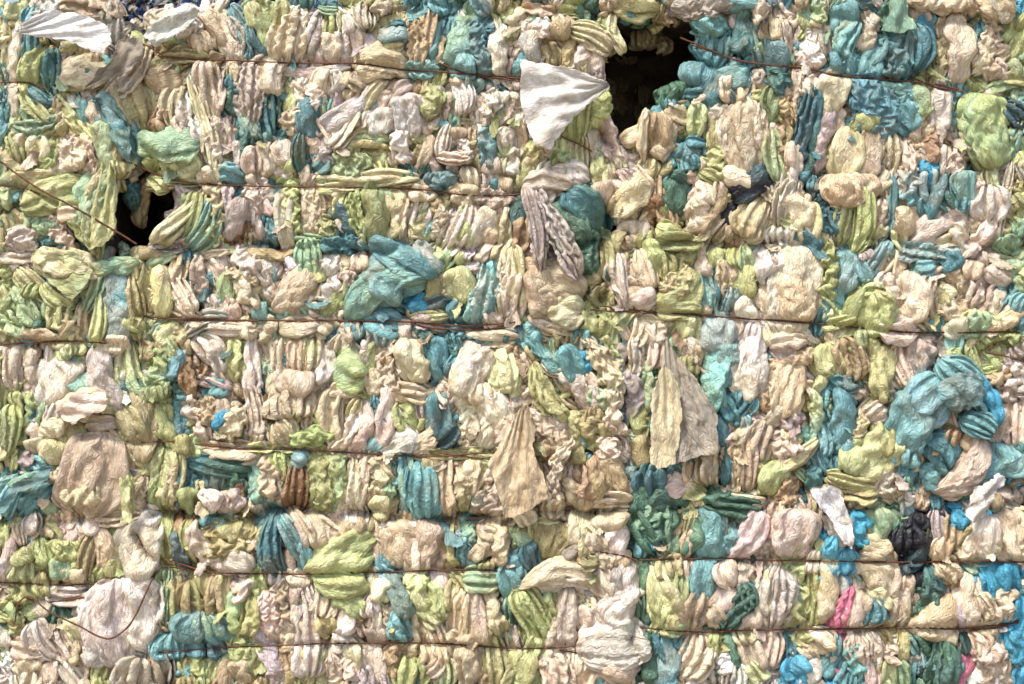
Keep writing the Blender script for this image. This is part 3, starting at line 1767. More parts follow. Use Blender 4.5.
    v5 = N(nt, 'ShaderNodeMapRange'); v5.inputs['From Min'].default_value = .3; v5.inputs['From Max'].default_value = .7
    v5.inputs['To Min'].default_value = .84; v5.inputs['To Max'].default_value = 1.13; L(n5.outputs[0], v5.inputs['Value'])
    hs = N(nt, 'ShaderNodeHueSaturation'); L(v5.outputs[0], hs.inputs['Value']); L(mx.outputs[2], hs.inputs['Color'])
    L(hs.outputs[0], p.inputs['Base Color'])
    rr = mathn(nt, 'ADD', mathn(nt, 'MULTIPLY', n4.outputs[0], .4), rough - .26)
    L(rr, p.inputs['Roughness']); p.inputs['Specular IOR Level'].default_value = .5
    last = p.outputs[0]
    if transl:
        tr = N(nt, 'ShaderNodeBsdfTranslucent'); L(hs.outputs[0], tr.inputs['Color']); L(b.outputs[0], tr.inputs['Normal'])
        ms = N(nt, 'ShaderNodeMixShader'); ms.inputs[0].default_value = transl; L(last, ms.inputs[1]); L(tr.outputs[0], ms.inputs[2]); last = ms.outputs[0]
    if sheer:
        tp = N(nt, 'ShaderNodeBsdfTransparent')
        ms = N(nt, 'ShaderNodeMixShader'); L(last, ms.inputs[1]); L(tp.outputs[0], ms.inputs[2])
        f = mathn(nt, 'MULTIPLY', n3.outputs[0], sheer * 2); L(f, ms.inputs[0]); last = ms.outputs[0]
    L(last, out.inputs[0])
    return m
M_CLOTH = cloth_material('crumpled_plastic_fabric')
M_FILM = cloth_material('loose_plastic_fabric', transl=.2, wr=.8, rough=.55)
M_SHEER = cloth_material('sheer_plastic_film', sheer=.22, transl=.25, wr=.7, rough=.5)

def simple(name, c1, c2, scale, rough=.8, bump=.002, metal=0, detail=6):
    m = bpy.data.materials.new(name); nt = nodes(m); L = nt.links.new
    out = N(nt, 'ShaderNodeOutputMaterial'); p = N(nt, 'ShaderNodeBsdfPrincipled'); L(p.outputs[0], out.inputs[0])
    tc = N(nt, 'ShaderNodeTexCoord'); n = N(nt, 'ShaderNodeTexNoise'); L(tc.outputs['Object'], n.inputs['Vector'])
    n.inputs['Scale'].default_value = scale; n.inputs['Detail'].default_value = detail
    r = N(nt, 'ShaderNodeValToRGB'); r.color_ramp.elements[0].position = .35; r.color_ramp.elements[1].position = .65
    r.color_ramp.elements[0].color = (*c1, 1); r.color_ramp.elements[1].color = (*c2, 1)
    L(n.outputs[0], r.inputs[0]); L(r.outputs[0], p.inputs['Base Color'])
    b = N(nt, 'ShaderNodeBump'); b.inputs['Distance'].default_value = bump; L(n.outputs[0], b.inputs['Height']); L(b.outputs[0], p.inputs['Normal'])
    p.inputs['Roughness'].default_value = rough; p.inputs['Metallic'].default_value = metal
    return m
M_WIRE = simple('rusty_wire', (.07, .028, .014), (.16, .06, .028), 90, .75, .0006, .2)
M_CORE = simple('shade_toned_fabric', (.10, .075, .05), (.22, .17, .12), 14, .9, .01)  # dark backing: the shade of gaps and holes is put into the colour
M_GROUND = simple('dusty_ground', (.22, .18, .13), (.30, .25, .19), 3, .95, .02)

# ------------------------------------------------------------------ wires and seams (they cinch the surface)
def catmull(pts, step=2.0):
    P = [np.array(p, float) for p in pts]
    P = [2 * P[0] - P[1]] + P + [2 * P[-1] - P[-2]]
    out = []
    for i in range(1, len(P) - 2):
        n = max(2, int(np.linalg.norm(P[i + 1] - P[i]) / step))
        for k in range(n):
            t = k / n
            out.append(.5 * (2 * P[i] + (P[i + 1] - P[i - 1]) * t + (2 * P[i - 1] - 5 * P[i] + 4 * P[i + 1] - P[i + 2]) * t * t
                             + (3 * P[i] - P[i - 1] - 3 * P[i + 1] + P[i + 2]) * t ** 3))
    out.append(P[-2])
    return np.array(out)
def densify(c, d=1.1):
    out = []
    for a, b in zip(c[:-1], c[1:]):
        n = max(1, int(round(np.hypot(*(b - a)) / d)))
        for k in range(n): out.append(a + (b - a) * k / n)
    return out
WIRES = []
for ln in WIRE_DATA.strip().splitlines():
    f = ln.split(';')
    pts = [tuple(map(float, q.split(','))) for q in f[1].split()]
    free = float(f[3]) if len(f) > 3 else None
    WIRES.append((int(f[0]), catmull(pts), float(f[2]), free))
# samples of every cinching line: x, y, depth limit at the line, slope
cs = []
for b, c, r, free in WIRES:
    if free is None:
        for q in densify(c): cs.append((q[0], q[1], 1.6, 5.5, 5.0))
SEAMS = [([(165,247),(230,243),(300,246),(370,250),(450,246),(520,243),(600,246)], 17, 4.5), ([(640,245),(700,241),(760,246),(880,242),(960,246),(1070,243)], 12, 4),
         ([(-30,250),(40,256),(110,252)], 6, 4), ([(150,512),(230,517),(300,511),(380,516),(450,520),(540,516),(620,508)], 22, 5),
         ([(640,496),(720,489),(800,492),(880,487),(960,492),(1070,486)], 9, 4), ([(-30,516),(60,520),(150,513)], 7, 4),
         ([(160,514),(163,560),(158,600),(164,650),(164,800)], 15, 4.5), ([(638,500),(634,560),(640,600),(636,650),(638,800)], 15, 4.5),
         ([(140,120),(150,150),(152,172)], 12, 5), ([(604,132),(620,160),(612,190),(606,250),(602,300)], 26, 5.5), ([(345,9),(450,8),(600,10),(700,14),(850,16),(1020,26)], 9, 4)]
for pts, zl, sl in SEAMS:
    jr = np.random.default_rng(int(pts[0][1] * 3 + pts[0][0]))
    cc = densify(catmull(pts)); m = len(cc); jx = 3.5 * np.sin(np.arange(m) * .07 + jr.uniform(0, 6)) + 2 * np.sin(np.arange(m) * .23 + jr.uniform(0, 6))
    hz = abs(pts[-1][0] - pts[0][0]) > abs(pts[-1][1] - pts[0][1])
    for q, j in zip(cc, jx): cs.append((q[0] + (0 if hz else j), q[1] + (j if hz else 0), 60.0, zl * (.72 + .4 * math.sin(q[0] * .06 + q[1] * .07)), sl))
CS = np.array(cs)
GRID = {}
for i, (x, y, _, _, _) in enumerate(cs):
    GRID.setdefault((int(x // 32), int(y // 32)), []).append(i)
def clamp_depth(x, y, z, extra=0):
    x0, x1, y0, y1 = x.min(), x.max(), y.min(), y.max()
    ids = []
    for gx in range(int((x0 - 20) // 32), int((x1 + 20) // 32) + 1):
        for gy in range(int((y0 - 20) // 32), int((y1 + 20) // 32) + 1):
            ids += GRID.get((gx, gy), [])
    if not ids: return z
    c = CS[ids]; xf, yf = x.ravel(), y.ravel()
    push = np.zeros(xf.shape); lim = np.full(xf.shape, 1e3)
    for k in range(0, len(c), 64):
        cc = c[k:k + 64]
        d = np.hypot(xf[:, None] - cc[None, :, 0], yf[:, None] - cc[None, :, 1])
        push = np.maximum(push, (cc[None, :, 3] * np.exp(-d / cc[None, :, 4])).max(1))
        lim = np.minimum(lim, (cc[None, :, 2] + 5.5 * np.maximum(d - 1.6, 0)).min(1))
    zz = z.ravel() - push; lim = lim + extra
    return (-1.2 * np.logaddexp(-zz / 1.2, -lim / 1.2)).reshape(z.shape)

# ------------------------------------------------------------------ surface functions
def snoise(u, v, f, r, oct=3):
    h = 0; a = 1
    for o in range(oct):
        ang = r.uniform(0, 6.28, 3); ph = r.uniform(0, 6.28, 6)
        t = 0
        for k in range(3):
            cu, cv = math.cos(ang[k]) * f, math.sin(ang[k]) * f
            t = t + np.sin(cu * u + cv * v + ph[k] + 1.3 * np.sin(-cv * u * .7 + cu * v * .7 + ph[3 + k]))
        h = h + a * t / 3; a *= .5; f *= 2.1
    return h
def creases(u, v, L, w, style, r, amp):
    """sharp valleys and lapped folds over a sheet of length L, width w"""
    area = L * w
    sp = {'g': 4.4, 's': 4.2, 'c': 5.0}[style]
    K = int(np.clip(area / (sp * 22), 4, 30))
    wob_u = u + 1.6 * snoise(u, v, .10, r, 2); wob_v = v + (1.7 if style != 's' else 2.2) * snoise(u, v, .07, r, 2)
    h = np.zeros_like(u)
    base = r.normal(0, .12)
    fan = r.uniform(-.8, .8) if style != 'c' else 0
    for k in range(K):
        cu = r.uniform(-.5, .5) * L; cv = r.uniform(-.55, .55) * w
        if style == 'c': a = r.uniform(0, math.pi)
        elif style == 's': a = base + fan * cv / w + r.normal(0, .3)
        else: a = base + fan * cv / w + r.normal(0, .16)
        if r.random() < .13: a += r.uniform(.6, 1.6)
        ca, sa = math.cos(a), math.sin(a)
        du, dv = wob_u - cu, wob_v - cv
        al = du * ca + dv * sa; ac = -du * sa + dv * ca
        ln = r.uniform(.25, .6) * (L if style != 'c' else max(L, w) * .6)
        win = np.clip(1.25 - (np.abs(al) / ln) ** 2, 0, 1)
        ac = ac + r.normal(0, .012) * al * al / max(ln, 6) * 3
        w1 = r.uniform(.9, 3.2) * (1 + .015 * w); w2 = w1 * r.uniform(.2, .9)
        e = np.where(ac > 0, np.exp(-np.abs(ac) / w1), np.exp(-np.abs(ac) / w2))
        A = amp * r.uniform(.35, 1.1)
        if r.random() < .25: h = h + .7 * A * win * np.exp(-np.abs(ac) / (w1 * .8))
        else: h = h - A * win * e
        if r.random() < .45:                          # lapped edge: one side stands higher
            h = h + .5 * A * win * np.where(ac > 0, np.exp(-ac / (w1 * 3)), 0)
    return h
def folds(u, v, L, w, style, r):
    """tubular folds with narrow valleys, running along the sheet and merging"""
    lam = {'g': r.uniform(5, 8.5), 's': r.uniform(9, 15), 'c': r.uniform(5.5, 8)}[style]
    lam = min(lam, max(w * .42, 3.6))
    asp = {'g': r.uniform(3.2, 5.5), 's': r.uniform(2.2, 4.5), 'c': r.uniform(1.2, 1.9)}[style]
    tw = r.normal(0, .22) if style != 'c' else r.uniform(-1, 1)
    wu = u + lam * 1.2 * snoise(u, v, 1.6 / lam / 2.2, r, 1); wv = v + tw * u + .7 * lam * snoise(u, v, 1.2 / lam / 2.5, r, 2)
    b1 = np.abs(snoise(wu / asp, wv, 1.9 / lam, r, 1)) ** .8
    b2 = np.abs(snoise(wu / (asp * .55) + 5, wv + tw * u, 4.3 / lam, r, 1)) ** .85
    b3 = np.abs(snoise(wu / 1.7, wv, 8.5 / lam, r, 1))
    A = {'g': .62, 's': .34, 'c': .55}[style] * lam
    gate = np.clip(.75 + .5 * snoise(u, v, 2.2 / lam / 2, r, 1), .3, 1.2)
    return A * (b1 - .45) * 1.25 * gate + A * .36 * (b2 - .45) + A * .13 * (b3 - .45)
def blotch(u, v, r, f=.06):
    t = snoise(u + r.uniform(0, 99), v, f, r, 3)
    return np.clip(.5 + t * .9, 0, 1)
def sheet_colour(code, u, v, r, strength=1.0):
    c = PL[code] * math.exp(r.normal(-.01, .15)) * (1 + r.normal(0, .03, 3))
    m = MIX[code]; c2 = PL[m[r.integers(len(m))]] * math.exp(r.normal(0, .08))
    t = blotch(u, v, r, r.uniform(.03, .09))[..., None] * r.uniform(.35, .95) * strength
    out = c * (1 - t) + c2 * t
    out = out * (1 + .10 * snoise(u, v, .35, r, 2))[..., None]
    if code not in 'UKRWD':
        t = np.clip(blotch(u, v, r, .05) - .62, 0, 1)[..., None] * 1.3 * r.random()
        out = out * (1 - t * .7) + PL['T'] * .75 * t * .7
    return np.clip(out, .01, .9)

def smooth_noise(nu, nv, r, lu, lv, K=24):
    i = np.arange(nu)[:, None]; j = np.arange(nv)[None, :]
    h = 0
    for k in range(K):
        a = r.normal(0, 1) * 6.28 / lu; b = r.normal(0, 1) * 6.28 / lv
        h = h + np.sin(a * i + b * j + r.uniform(0, 6.28))
    return h / K ** .5
def crush(n, cu, cv, H, r, steps=70, inner=7, bend=.25, lu=30, lv=12):
    """squash a square sheet of n x n unit cells sideways between two plates and let it buckle"""
    i = np.arange(n, dtype=np.float32)
    P = np.stack(np.broadcast_arrays(i[:, None], i[None, :], 0), -1).astype(np.float32).copy()
    c0 = (n - 1) / 2
    P[..., :2] -= c0
    P[..., 2] = smooth_noise(n, n, r, lu, lv) * .9
    P[..., 0] += smooth_noise(n, n, r, lu, lu) * .3; P[..., 1] += smooth_noise(n, n, r, lu, lu) * .3
    V = np.zeros_like(P)
    cons = []
    for ax, offs in ((0, (1, 0)), (1, (0, 1))):
        for par in (0, 1):
            sl = [slice(None), slice(None)]; sl2 = [slice(None), slice(None)]
            m = (n - 1 - par) // 2 * 2 + par
            sl[ax] = slice(par, n - 1, 2); sl2[ax] = slice(par + 1, n, 2)
            cons.append((tuple(sl), tuple(sl2), 1.0, 1.0, 0))
    for par in (0, 1):
        cons.append(((slice(par, n - 1, 2), slice(0, n - 1)), (slice(par + 1, n, 2), slice(1, n)), 2 ** .5, .35, 0))
        cons.append(((slice(par, n - 1, 2), slice(1, n)), (slice(par + 1, n, 2), slice(0, n - 1)), 2 ** .5, .35, 0))
    for st, rest, k in ((2, 2.0, bend), (4, 4.0, bend * .35)):
        for par in range(2):
            for ax in (0, 1):
                idx = np.arange(n - st); idx = idx[(idx // st) % 2 == par]
                a = [slice(None), slice(None)]; b = [slice(None), slice(None)]
                a[ax] = idx; b[ax] = idx + st
                cons.append((tuple(a), tuple(b), rest, k, 1))
    fu, fv = P[..., 0].copy(), P[..., 1].copy()
    for s in range(steps):
        t = min(1, (s + 1) / (steps * .8))
        su, sv = 1 - (1 - cu) * t, 1 - (1 - cv) * t
        pu, pv = 1 - (1 - cu) * max(0, t - 1 / (steps * .8)), 1 - (1 - cv) * max(0, t - 1 / (steps * .8))
        V *= .9
        V[..., 2] += r.normal(0, .02)
        old = P.copy()
        P += V
        if s < steps * .8:
            P[..., 0] *= su / pu; P[..., 1] *= sv / pv
        for it in range(inner):
            for a, b, rest, k, kind in cons:
                d = P[b] - P[a]
                l = np.sqrt((d * d).sum(-1)) + 1e-6
                e = (l - rest) / l
                if kind: e = np.minimum(e, 0)
                d *= (e * .5 * k)[..., None]
                P[a] += d; P[b] -= d
            for sl, ax, sgn, sc in (((0, slice(None)), 0, -1, su), ((-1, slice(None)), 0, 1, su), ((slice(None), 0), 1, -1, sv), ((slice(None), -1), 1, 1, sv)):
                P[sl + (ax,)] = sgn * c0 * sc
            z = P[..., 2]; z[...] = np.where(np.abs(z) > H, np.sign(z) * (H + (np.abs(z) - H) * .5), z)
        V = np.clip(P - old, -.6, .6); V[..., :2] = 0
    P[..., 2] -= P[..., 2].mean()
    return P

# a bank of sheets really crushed between plates; every piece of the bales wears a different cut of one of them
BANK = {'g': [], 'c': [], 's': []}
def make_bank():
    spec = [('g', .97, .52, 7, 90, 15, .5), ('g', .96, .46, 8, 110, 18, .8), ('g', .94, .56, 7, 60, 22, .7), ('g', .97, .50, 9, 120, 24, 1.), ('g', .95, .44, 7, 80, 14, .4), ('g', .92, .52, 9, 50, 30, 1.), ('g', .98, .6, 8, 140, 20, .8),
            ('c', .74, .70, 8, 22, 20, .6), ('c', .68, .74, 9, 30, 24, .9), ('c', .76, .66, 8, 26, 34, .8), ('c', .8, .72, 6, 18, 18, .4),
            ('s', .95, .80, 6, 80, 26, .5), ('s', .92, .84, 7, 50, 34, .8), ('s', .96, .74, 8, 90, 30, 1.), ('s', .90, .80, 7, 50, 50, .9), ('s', .95, .7, 9, 70, 24, .8)]
    for k, (st, cu, cv, H, lu, lv, bd) in enumerate(spec):
        r = np.random.default_rng(100 + k)
        P = crush(112, cu, cv, H, r, bend=bd, lu=lu, lv=lv, steps=64, inner=6)
        P[..., 2] /= max(P[..., 2].std(), .5)
        BANK[st].append((P, cu, cv, {'g': 2.9, 'c': 2.5, 's': 1.8}[st]))
make_bank()
def cut(style, L, w, r, dens, kap=None):
    """cut a piece of crushed sheet covering L x w layout units; returns x, y, z grids"""
    P, cu, cv, amp = BANK[style][r.integers(len(BANK[style]))]
    n = P.shape[0] - 1
    kap = kap or {'g': r.uniform(.6, 1.3), 'c': r.uniform(.6, 1.15), 's': r.uniform(.8, 1.7)}[style]
    kap = min(kap, max(.5, w / 30))
    ni, nj = L / kap / cu, w / kap / cv
    f = max(1, ni / (n - 2), nj / (n - 2))
    fi, fj = max(1, ni / (n - 2)), max(1, nj / (n - 2))
    ni, nj = ni / fi, nj / fj
    i0, j0 = r.uniform(0, n - ni), r.uniform(0, n - nj)
    nu = int(np.clip(ni * fi / dens * .8, 7, 130)); nv = int(np.clip(nj * fj / dens, 9, 150))
    gi = np.linspace(i0, i0 + ni, nu); gj = np.linspace(j0, j0 + nj, nv)
    ia = np.minimum(gi.astype(int), n - 1); ja = np.minimum(gj.astype(int), n - 1); a = (gi - ia)[:, None, None]; b = (gj - ja)[None, :, None]
    Q = (P[ia][:, ja] * (1 - a) * (1 - b) + P[ia + 1][:, ja] * a * (1 - b) + P[ia][:, ja + 1] * (1 - a) * b + P[ia + 1][:, ja + 1] * a * b)
    x, y, z = Q[..., 0], Q[..., 1], Q[..., 2]
    x = (x - (x[0].mean() + x[-1].mean()) / 2) * kap * fi; y = (y - (y[:, 0].mean() + y[:, -1].mean()) / 2) * kap * fj
    if r.random() < .5: x = -x
    if r.random() < .5: y = -y
    z = (z - z.mean()) * kap * amp * min(max(fi, fj), 1.5) * (1 if r.random() < .5 else -1)
    fu = (gi - i0)[:, None] * kap + 0 * y; fv = (gj - j0)[None, :] * kap + 0 * x
    return x, y, z, fu, fv, nu, nv

def grid_faces(nu, nv, off=0):
    i = np.arange(nu - 1)[:, None] * nv + np.arange(nv - 1)[None, :]
    return (np.stack([i, i + nv, i + nv + 1, i + 1], -1).reshape(-1, 4) + off)
def mesh_from(name, V, F, C, UV, mat):
    me = bpy.data.meshes.new(name)
    n, m = len(V), len(F)
    me.vertices.add(n); me.vertices.foreach_set('co', V.astype(np.float32).ravel())
    me.loops.add(m * F.shape[1]); me.loops.foreach_set('vertex_index', F.astype(np.int32).ravel())
    me.polygons.add(m); me.polygons.foreach_set('loop_start', np.arange(0, m * F.shape[1], F.shape[1], dtype=np.int32))
    me.polygons.foreach_set('use_smooth', np.ones(m, bool))
    me.update(calc_edges=True)
    if C is not None:
        a = me.color_attributes.new('Col', 'FLOAT_COLOR', 'POINT')
        a.data.foreach_set('color', np.concatenate([C, np.ones((n, 1))], 1).astype(np.float32).ravel())
    if UV is not None:
        l = me.uv_layers.new(name='UVMap')
        l.data.foreach_set('uv', UV[F.ravel()].astype(np.float32).ravel())
    me.materials.append(mat)
    return me
def link(name, me, parent=None):
    o = bpy.data.objects.new(name, me); COL.objects.link(o)
    if parent is not None: o.parent = parent
    return o

def wad_arrays(x1, y1, x2, y2, w, code, opts, r, step=1.5, clamp=True, grow=1.0):
    """one crushed sheet: a squashed, creased, gathered body between two ends"""
    L = math.hypot(x2 - x1, y2 - y1)
    if L < w * .4: L = w * .4
    style = 's' if 's' in opts else 'c' if 'c' in opts else (('s' if (w > 9 and r.random() < .36) else 'g') if r.random() < .8 else 'c')
    lift = 0.0
    if 'z' in opts: lift = float(opts[opts.index('z') + 1:]) * 2.6
    if lift >= 7.5 and w > 20 and style != 's' and r.random() < .75: style = 's'
    L = L * (1.3 if lift < 4 else 1.17) * grow + 3; w = w * 1.16 * grow + 1.5
    a = w / 2; c = min(.42 * w + 3, 15 if style != 's' else 19)
    T = 1.7
    x, y, z, fu, fv, nu, nv = cut(style, L, w * 1.42, r, step)
    t = np.clip(x / (L / 2), -1.02, 1.02); th = np.clip(y / (w * .71), -1.08, 1.08) * T
    p = r.uniform(2.0, 3.6); q = r.uniform(1.5, 2.4); skew = r.uniform(-.3, .3)
    ts = np.clip(t + skew * (1 - t * t), -1, 1)
    rho = np.maximum(1 - np.abs(ts) ** p, 0) ** (1 / q)
    e0 = r.uniform(.12, .34)
    rho = e0 + (1 - e0) * rho
    u, v = x, y
    st = np.sign(np.sin(th)) * np.abs(np.sin(th)) ** .85
    h = z * np.clip(.45 + .6 * rho, .4, 1) * min(1, .5 + w / 30) * r.uniform(.45, 1.05) + 1.25 * creases(u - L / 2, v - w * .71, L, w * 1.4, style, r, min(.07 * w + .9, 3.0)) * np.clip(rho * 1.5, .3, 1)
    lumps = 1 + (.09 if style == 's' else .16) * snoise(u, v, 3.0 / max(L, w), r, 2)
    ly = a * rho * st * lumps + h * np.sin(th) * 1.1
    lz = c * rho ** .7 * np.sign(np.cos(th)) * np.abs(np.cos(th)) ** .8 * lumps + h * np.cos(th * .55) - 5 * np.maximum(np.abs(t) - .8, 0) * 5 * .5
    lx = u + 1.3 * snoise(u, v, .1, r, 2)
    ly = ly + r.normal(0, .07) * L * (1 - t * t) + .06 * w * snoise(u, u * 0 + 3, 3.5 / L, r, 1)
    lx = lx + .06 * L * snoise(v, u, 2.5 / w, r, 1) * (np.abs(t) ** 2)
    u, v = fu, fv
    tilt = float(np.clip(r.normal(0, .26), -.55, .55)) * (.35 if lift > 4 else 1); lz = lz + tilt * ly + float(np.clip(r.normal(0, .12), -.25, .25)) * lx
    dx, dy = (x2 - x1), (y2 - y1); d = math.hypot(dx, dy) or 1; dx /= d; dy /= d
    cx, cy = (x1 + x2) / 2, (y1 + y2) / 2
    X = cx + lx * dx - ly * dy; Y = cy + lx * dy + ly * dx
    Z = lz - c * .62 + lift + r.uniform(-5.5, 2.6) + t * r.normal(0, 1.5)
    if clamp and lift < 16: Z = clamp_depth(X, Y, Z, 0 if lift < 9 else 2.5)
    C = sheet_colour(code, u, v, r)
    UV = np.stack([u + r.uniform(0, 900), v + r.uniform(0, 900)], -1)
    return X, Y, Z, C, UV, nu, nv

# ------------------------------------------------------------------ read the layout
WADS = []
tx = ty = 0
for ln in WAD_DATA.strip().splitlines():
    if ln.startswith('T '):
        _, a, b = ln.split(); tx, ty = float(a), float(b); continue
    f = ln.split(',')
    x1, y1, x2, y2, w = [float(q) / 4 for q in f[:5]]
    op = f[6] if len(f) > 6 else ''
    ll = math.hypot(x2 - x1, y2 - y1)
    if abs(x2 - x1) > 1.5 * abs(y2 - y1) and w > .48 * ll and not (op and op[-1] in '3456789') and random.random() < .8:
        cx, cy = (x1 + x2) / 2, (y1 + y2) / 2; k = random.uniform(-.12, .12) * w       # gathered the other way: folds run down, not across
        x1, y1, x2, y2, w = cx - k, cy - w / 2, cx + k, cy + w / 2, ll
    WADS.append([x1 + tx, y1 + ty, x2 + tx, y2 + ty, w, f[5], op])

def bale_of(x, y, opts=''):
    z = float(opts[opts.index('z') + 1:]) if 'z' in opts else 0
    if y < 24 and x > 590 and z >= 5: return 3
    if y < 14 and x > 612 : return 3
    if y < 9 and x > 400: return 10
    if y < 249:
        if x < 146: return 0
        return 1 if x < (648 if y < 135 else 612) else 2
    if y < (514 if x < 610 else 493):
        return 4 if x < 150 else 5 if x < 604 else 6
    return 7 if x < 160 else 8 if x < 636 else 9
BALES = {
 0: ('bale of lime, teal and cream sheets at the top left, with a sagging diagonal wire', (-300, 0, 146, 249)),
 1: ('top row bale left of the dark gap, its middle bulging with lime green sheet', (150, 0, 600, 246)),
 2: ('bale right of the dark gap with thick teal folds along its upper wire', (640, 14, 1090, 243)),
 3: ('overhanging bale at the upper right edge, only its creased lower edge showing', (610, -240, 1090, 16)),
 10: ('olive and dark green bale above the top row, just left of the dark gap', (350, -240, 606, 8)),
 4: ('green and cream bale below the small dark hollow, in the middle row on the left', (-300, 252, 150, 514)),
 5: ('central bale of mostly beige sheets with rusty wires, in the middle row', (152, 250, 604, 513)),
 6: ('bale in the middle row on the right, with mixed teal, lime and beige sheets', (610, 247, 1090, 491)),
 7: ('bottom left bale of lime and white sheets under a drooping loop of wire', (-300, 518, 158, 784)),
 8: ('bottom row bale of mostly beige sheets, with a dirty white pouch at its right edge', (163, 518, 634, 784)),
 9: ('bottom right bale with bright blue, pink, black and dark green sheets', (640, 497, 1090, 784)),
}
CAT = 'waste bale'; GROUP = 'strapped bales stacked as a wall'
def tagged(o, label, cat, group=None):
    o['label'] = label; o['category'] = cat
    if group: o['group'] = group
ROOT = {}
def recentre(o_root, loc):      # put the Empty at the thing's base
    o_root.location = loc
for b, (lab, (x0, y0, x1, y1)) in BALES.items():
    e = bpy.data.objects.new('waste_bale', None); COL.objects.link(e); e.empty_display_size = .1
    e.location = ((((x0 + x1) / 2) - 512) * S, .5, (GROUND - y1) * S)
    tagged(e, lab, CAT, GROUP); ROOT[b] = e
def build(name, X, parent, V, F, C, UV, mat):
    """V in world space; stored relative to the parent"""
    if parent is not None: V = V - np.array(parent.location)
    return link(name, mesh_from(name, V, F, C, UV, mat), parent)

# protruding bundles that could be lifted off: (box, colours, min z) -> own thing
GROUPS = []
for ln in BUNDLE_DATA.strip().splitlines():
    f = ln.split('|')
    GROUPS.append(dict(box=tuple(map(float, f[0].split(','))), cols=f[1], z=float(f[2]), name=f[3], cat=f[4], label=f[5], items=[]))
per_bale = {b: [] for b in BALES}
for wd in WADS:
    cx, cy = (wd[0] + wd[2]) / 2, (wd[1] + wd[3]) / 2
    z = float(wd[6][wd[6].index('z') + 1:]) if 'z' in wd[6] else 0
    for g in GROUPS:
        bx = g['box']
        if bx[0] <= cx <= bx[2] and bx[1] <= cy <= bx[3] and wd[5] in g['cols'] and z >= g['z']:
            g['items'].append(wd); break
    else:
        per_bale[bale_of(cx, cy, wd[6])].append(wd)

def wad_object(wd, name, parent, extra=0):
    r = np.random.default_rng(abs(hash((round(wd[0] * 8), round(wd[1] * 8), round(wd[4] * 8)))) % (2 ** 32))
    X, Y, Z, C, UV, nu, nv = wad_arrays(*wd, r)
    V = W(X, Y, Z + extra).reshape(-1, 3)
    o = build(name, None, parent, V, grid_faces(nu, nv), C.reshape(-1, 3), UV.reshape(-1, 2), M_CLOTH)
    return o
def merge_wads(name, items, parent, step=2.3, extra=0):
    Vs, Fs, Cs, Us, off = [], [], [], [], 0
    for wd in items:
        r = np.random.default_rng(abs(hash((round(wd[0] * 8), round(wd[1] * 8), round(wd[4] * 8)))) % (2 ** 32))
        X, Y, Z, C, UV, nu, nv = wad_arrays(*wd, r, step=step)
        Vs.append(W(X, Y, Z + extra).reshape(-1, 3)); Fs.append(grid_faces(nu, nv, off)); Cs.append(C.reshape(-1, 3)); Us.append(UV.reshape(-1, 2))
        off += nu * nv
    o = build(name, None, parent, np.concatenate(Vs), np.concatenate(Fs), np.concatenate(Cs), np.concatenate(Us), M_CLOTH)
    o['kind'] = 'stuff'
    return o

AX = np.array([[(w[0] + w[2]) / 2, (w[1] + w[3]) / 2] for w in WADS])
HOLES = [[(596,14),(712,14),(700,60),(692,88),(660,110),(638,140),(628,170),(606,135),(592,95),(596,60)],
         [(112,186),(140,166),(178,172),(172,205),(160,256),(94,258),(112,225)],
         [(598,214),(612,205),(626,226),(606,240)], [(108,-30),(195,-30),(172,8),(150,36),(126,36),(110,16)]]
def inside(p, poly):
    x, y = p; c = False
    for i in range(len(poly)):
        (xa, ya), (xb, yb) = poly[i - 1], poly[i]
        if (ya > y) != (yb > y) and x < (xb - xa) * (y - ya) / (yb - ya) + xa: c = not c
    return c
fill = {b: [] for b in BALES}
fr = np.random.default_rng(3)
for gy in np.arange(-14, 796, 10.5):
    for gx in np.arange(-60, 1100, 10.5):
        x = gx + fr.uniform(-5, 5); y = gy + fr.uniform(-5, 5)
        if any(inside((x, y), h) for h in HOLES): continue
        if y < 4 and x < 400: continue
        b = bale_of(x, y)
        n = WADS[int(np.argmin(((AX - (x, y)) ** 2).sum(1)) if fr.random() < .7 else np.argsort(((AX - (x, y)) ** 2).sum(1))[fr.integers(1, 9)])]
        a = math.pi / 2 + fr.normal(0, .5) if fr.random() < .75 else fr.uniform(0, 3.14)
        l = fr.uniform(9, 22); w = fr.uniform(7, 14)
        code = n[5] if n[5] not in 'URK' or 0 < x < 1024 else 'C'
        if fr.random() < .16: code = 'AEYMQW'[fr.integers(6)]
        inner = 6 < x < 1018 and 3 < y < 681
        fill[b].append([x - math.cos(a) * l / 2, y - math.sin(a) * l / 2, x + math.cos(a) * l / 2, y + math.sin(a) * l / 2, w, code,
                        'z%.2f' % (fr.uniform(-3.2, -1.3) if inner else fr.uniform(-1.5, 1.5))])

for b, items in per_bale.items():
    root = ROOT[b]
    strips = [w for w in items if min(w[4], math.hypot(w[2] - w[0], w[3] - w[1])) < .5 * max(w[4], math.hypot(w[2] - w[0], w[3] - w[1]))]
    sheets = [w for w in items if not any(w is s for s in strips)]
    for kind, lst in (('twisted_strip', strips), ('crumpled_sheet', sheets)):
        lst.sort(key=lambda w: -w[4] * (math.hypot(w[2] - w[0], w[3] - w[1]) + 4))
        for wd in lst[:96]:
            o = wad_object(wd, kind, root)
            o['label'] = WORD[wd[5]] + (' twisted strip' if kind == 'twisted_strip' else ' crumpled sheet')
        fill[b] = lst[96:] + fill[b]
    merge_wads('packed_scraps', fill[b], root)

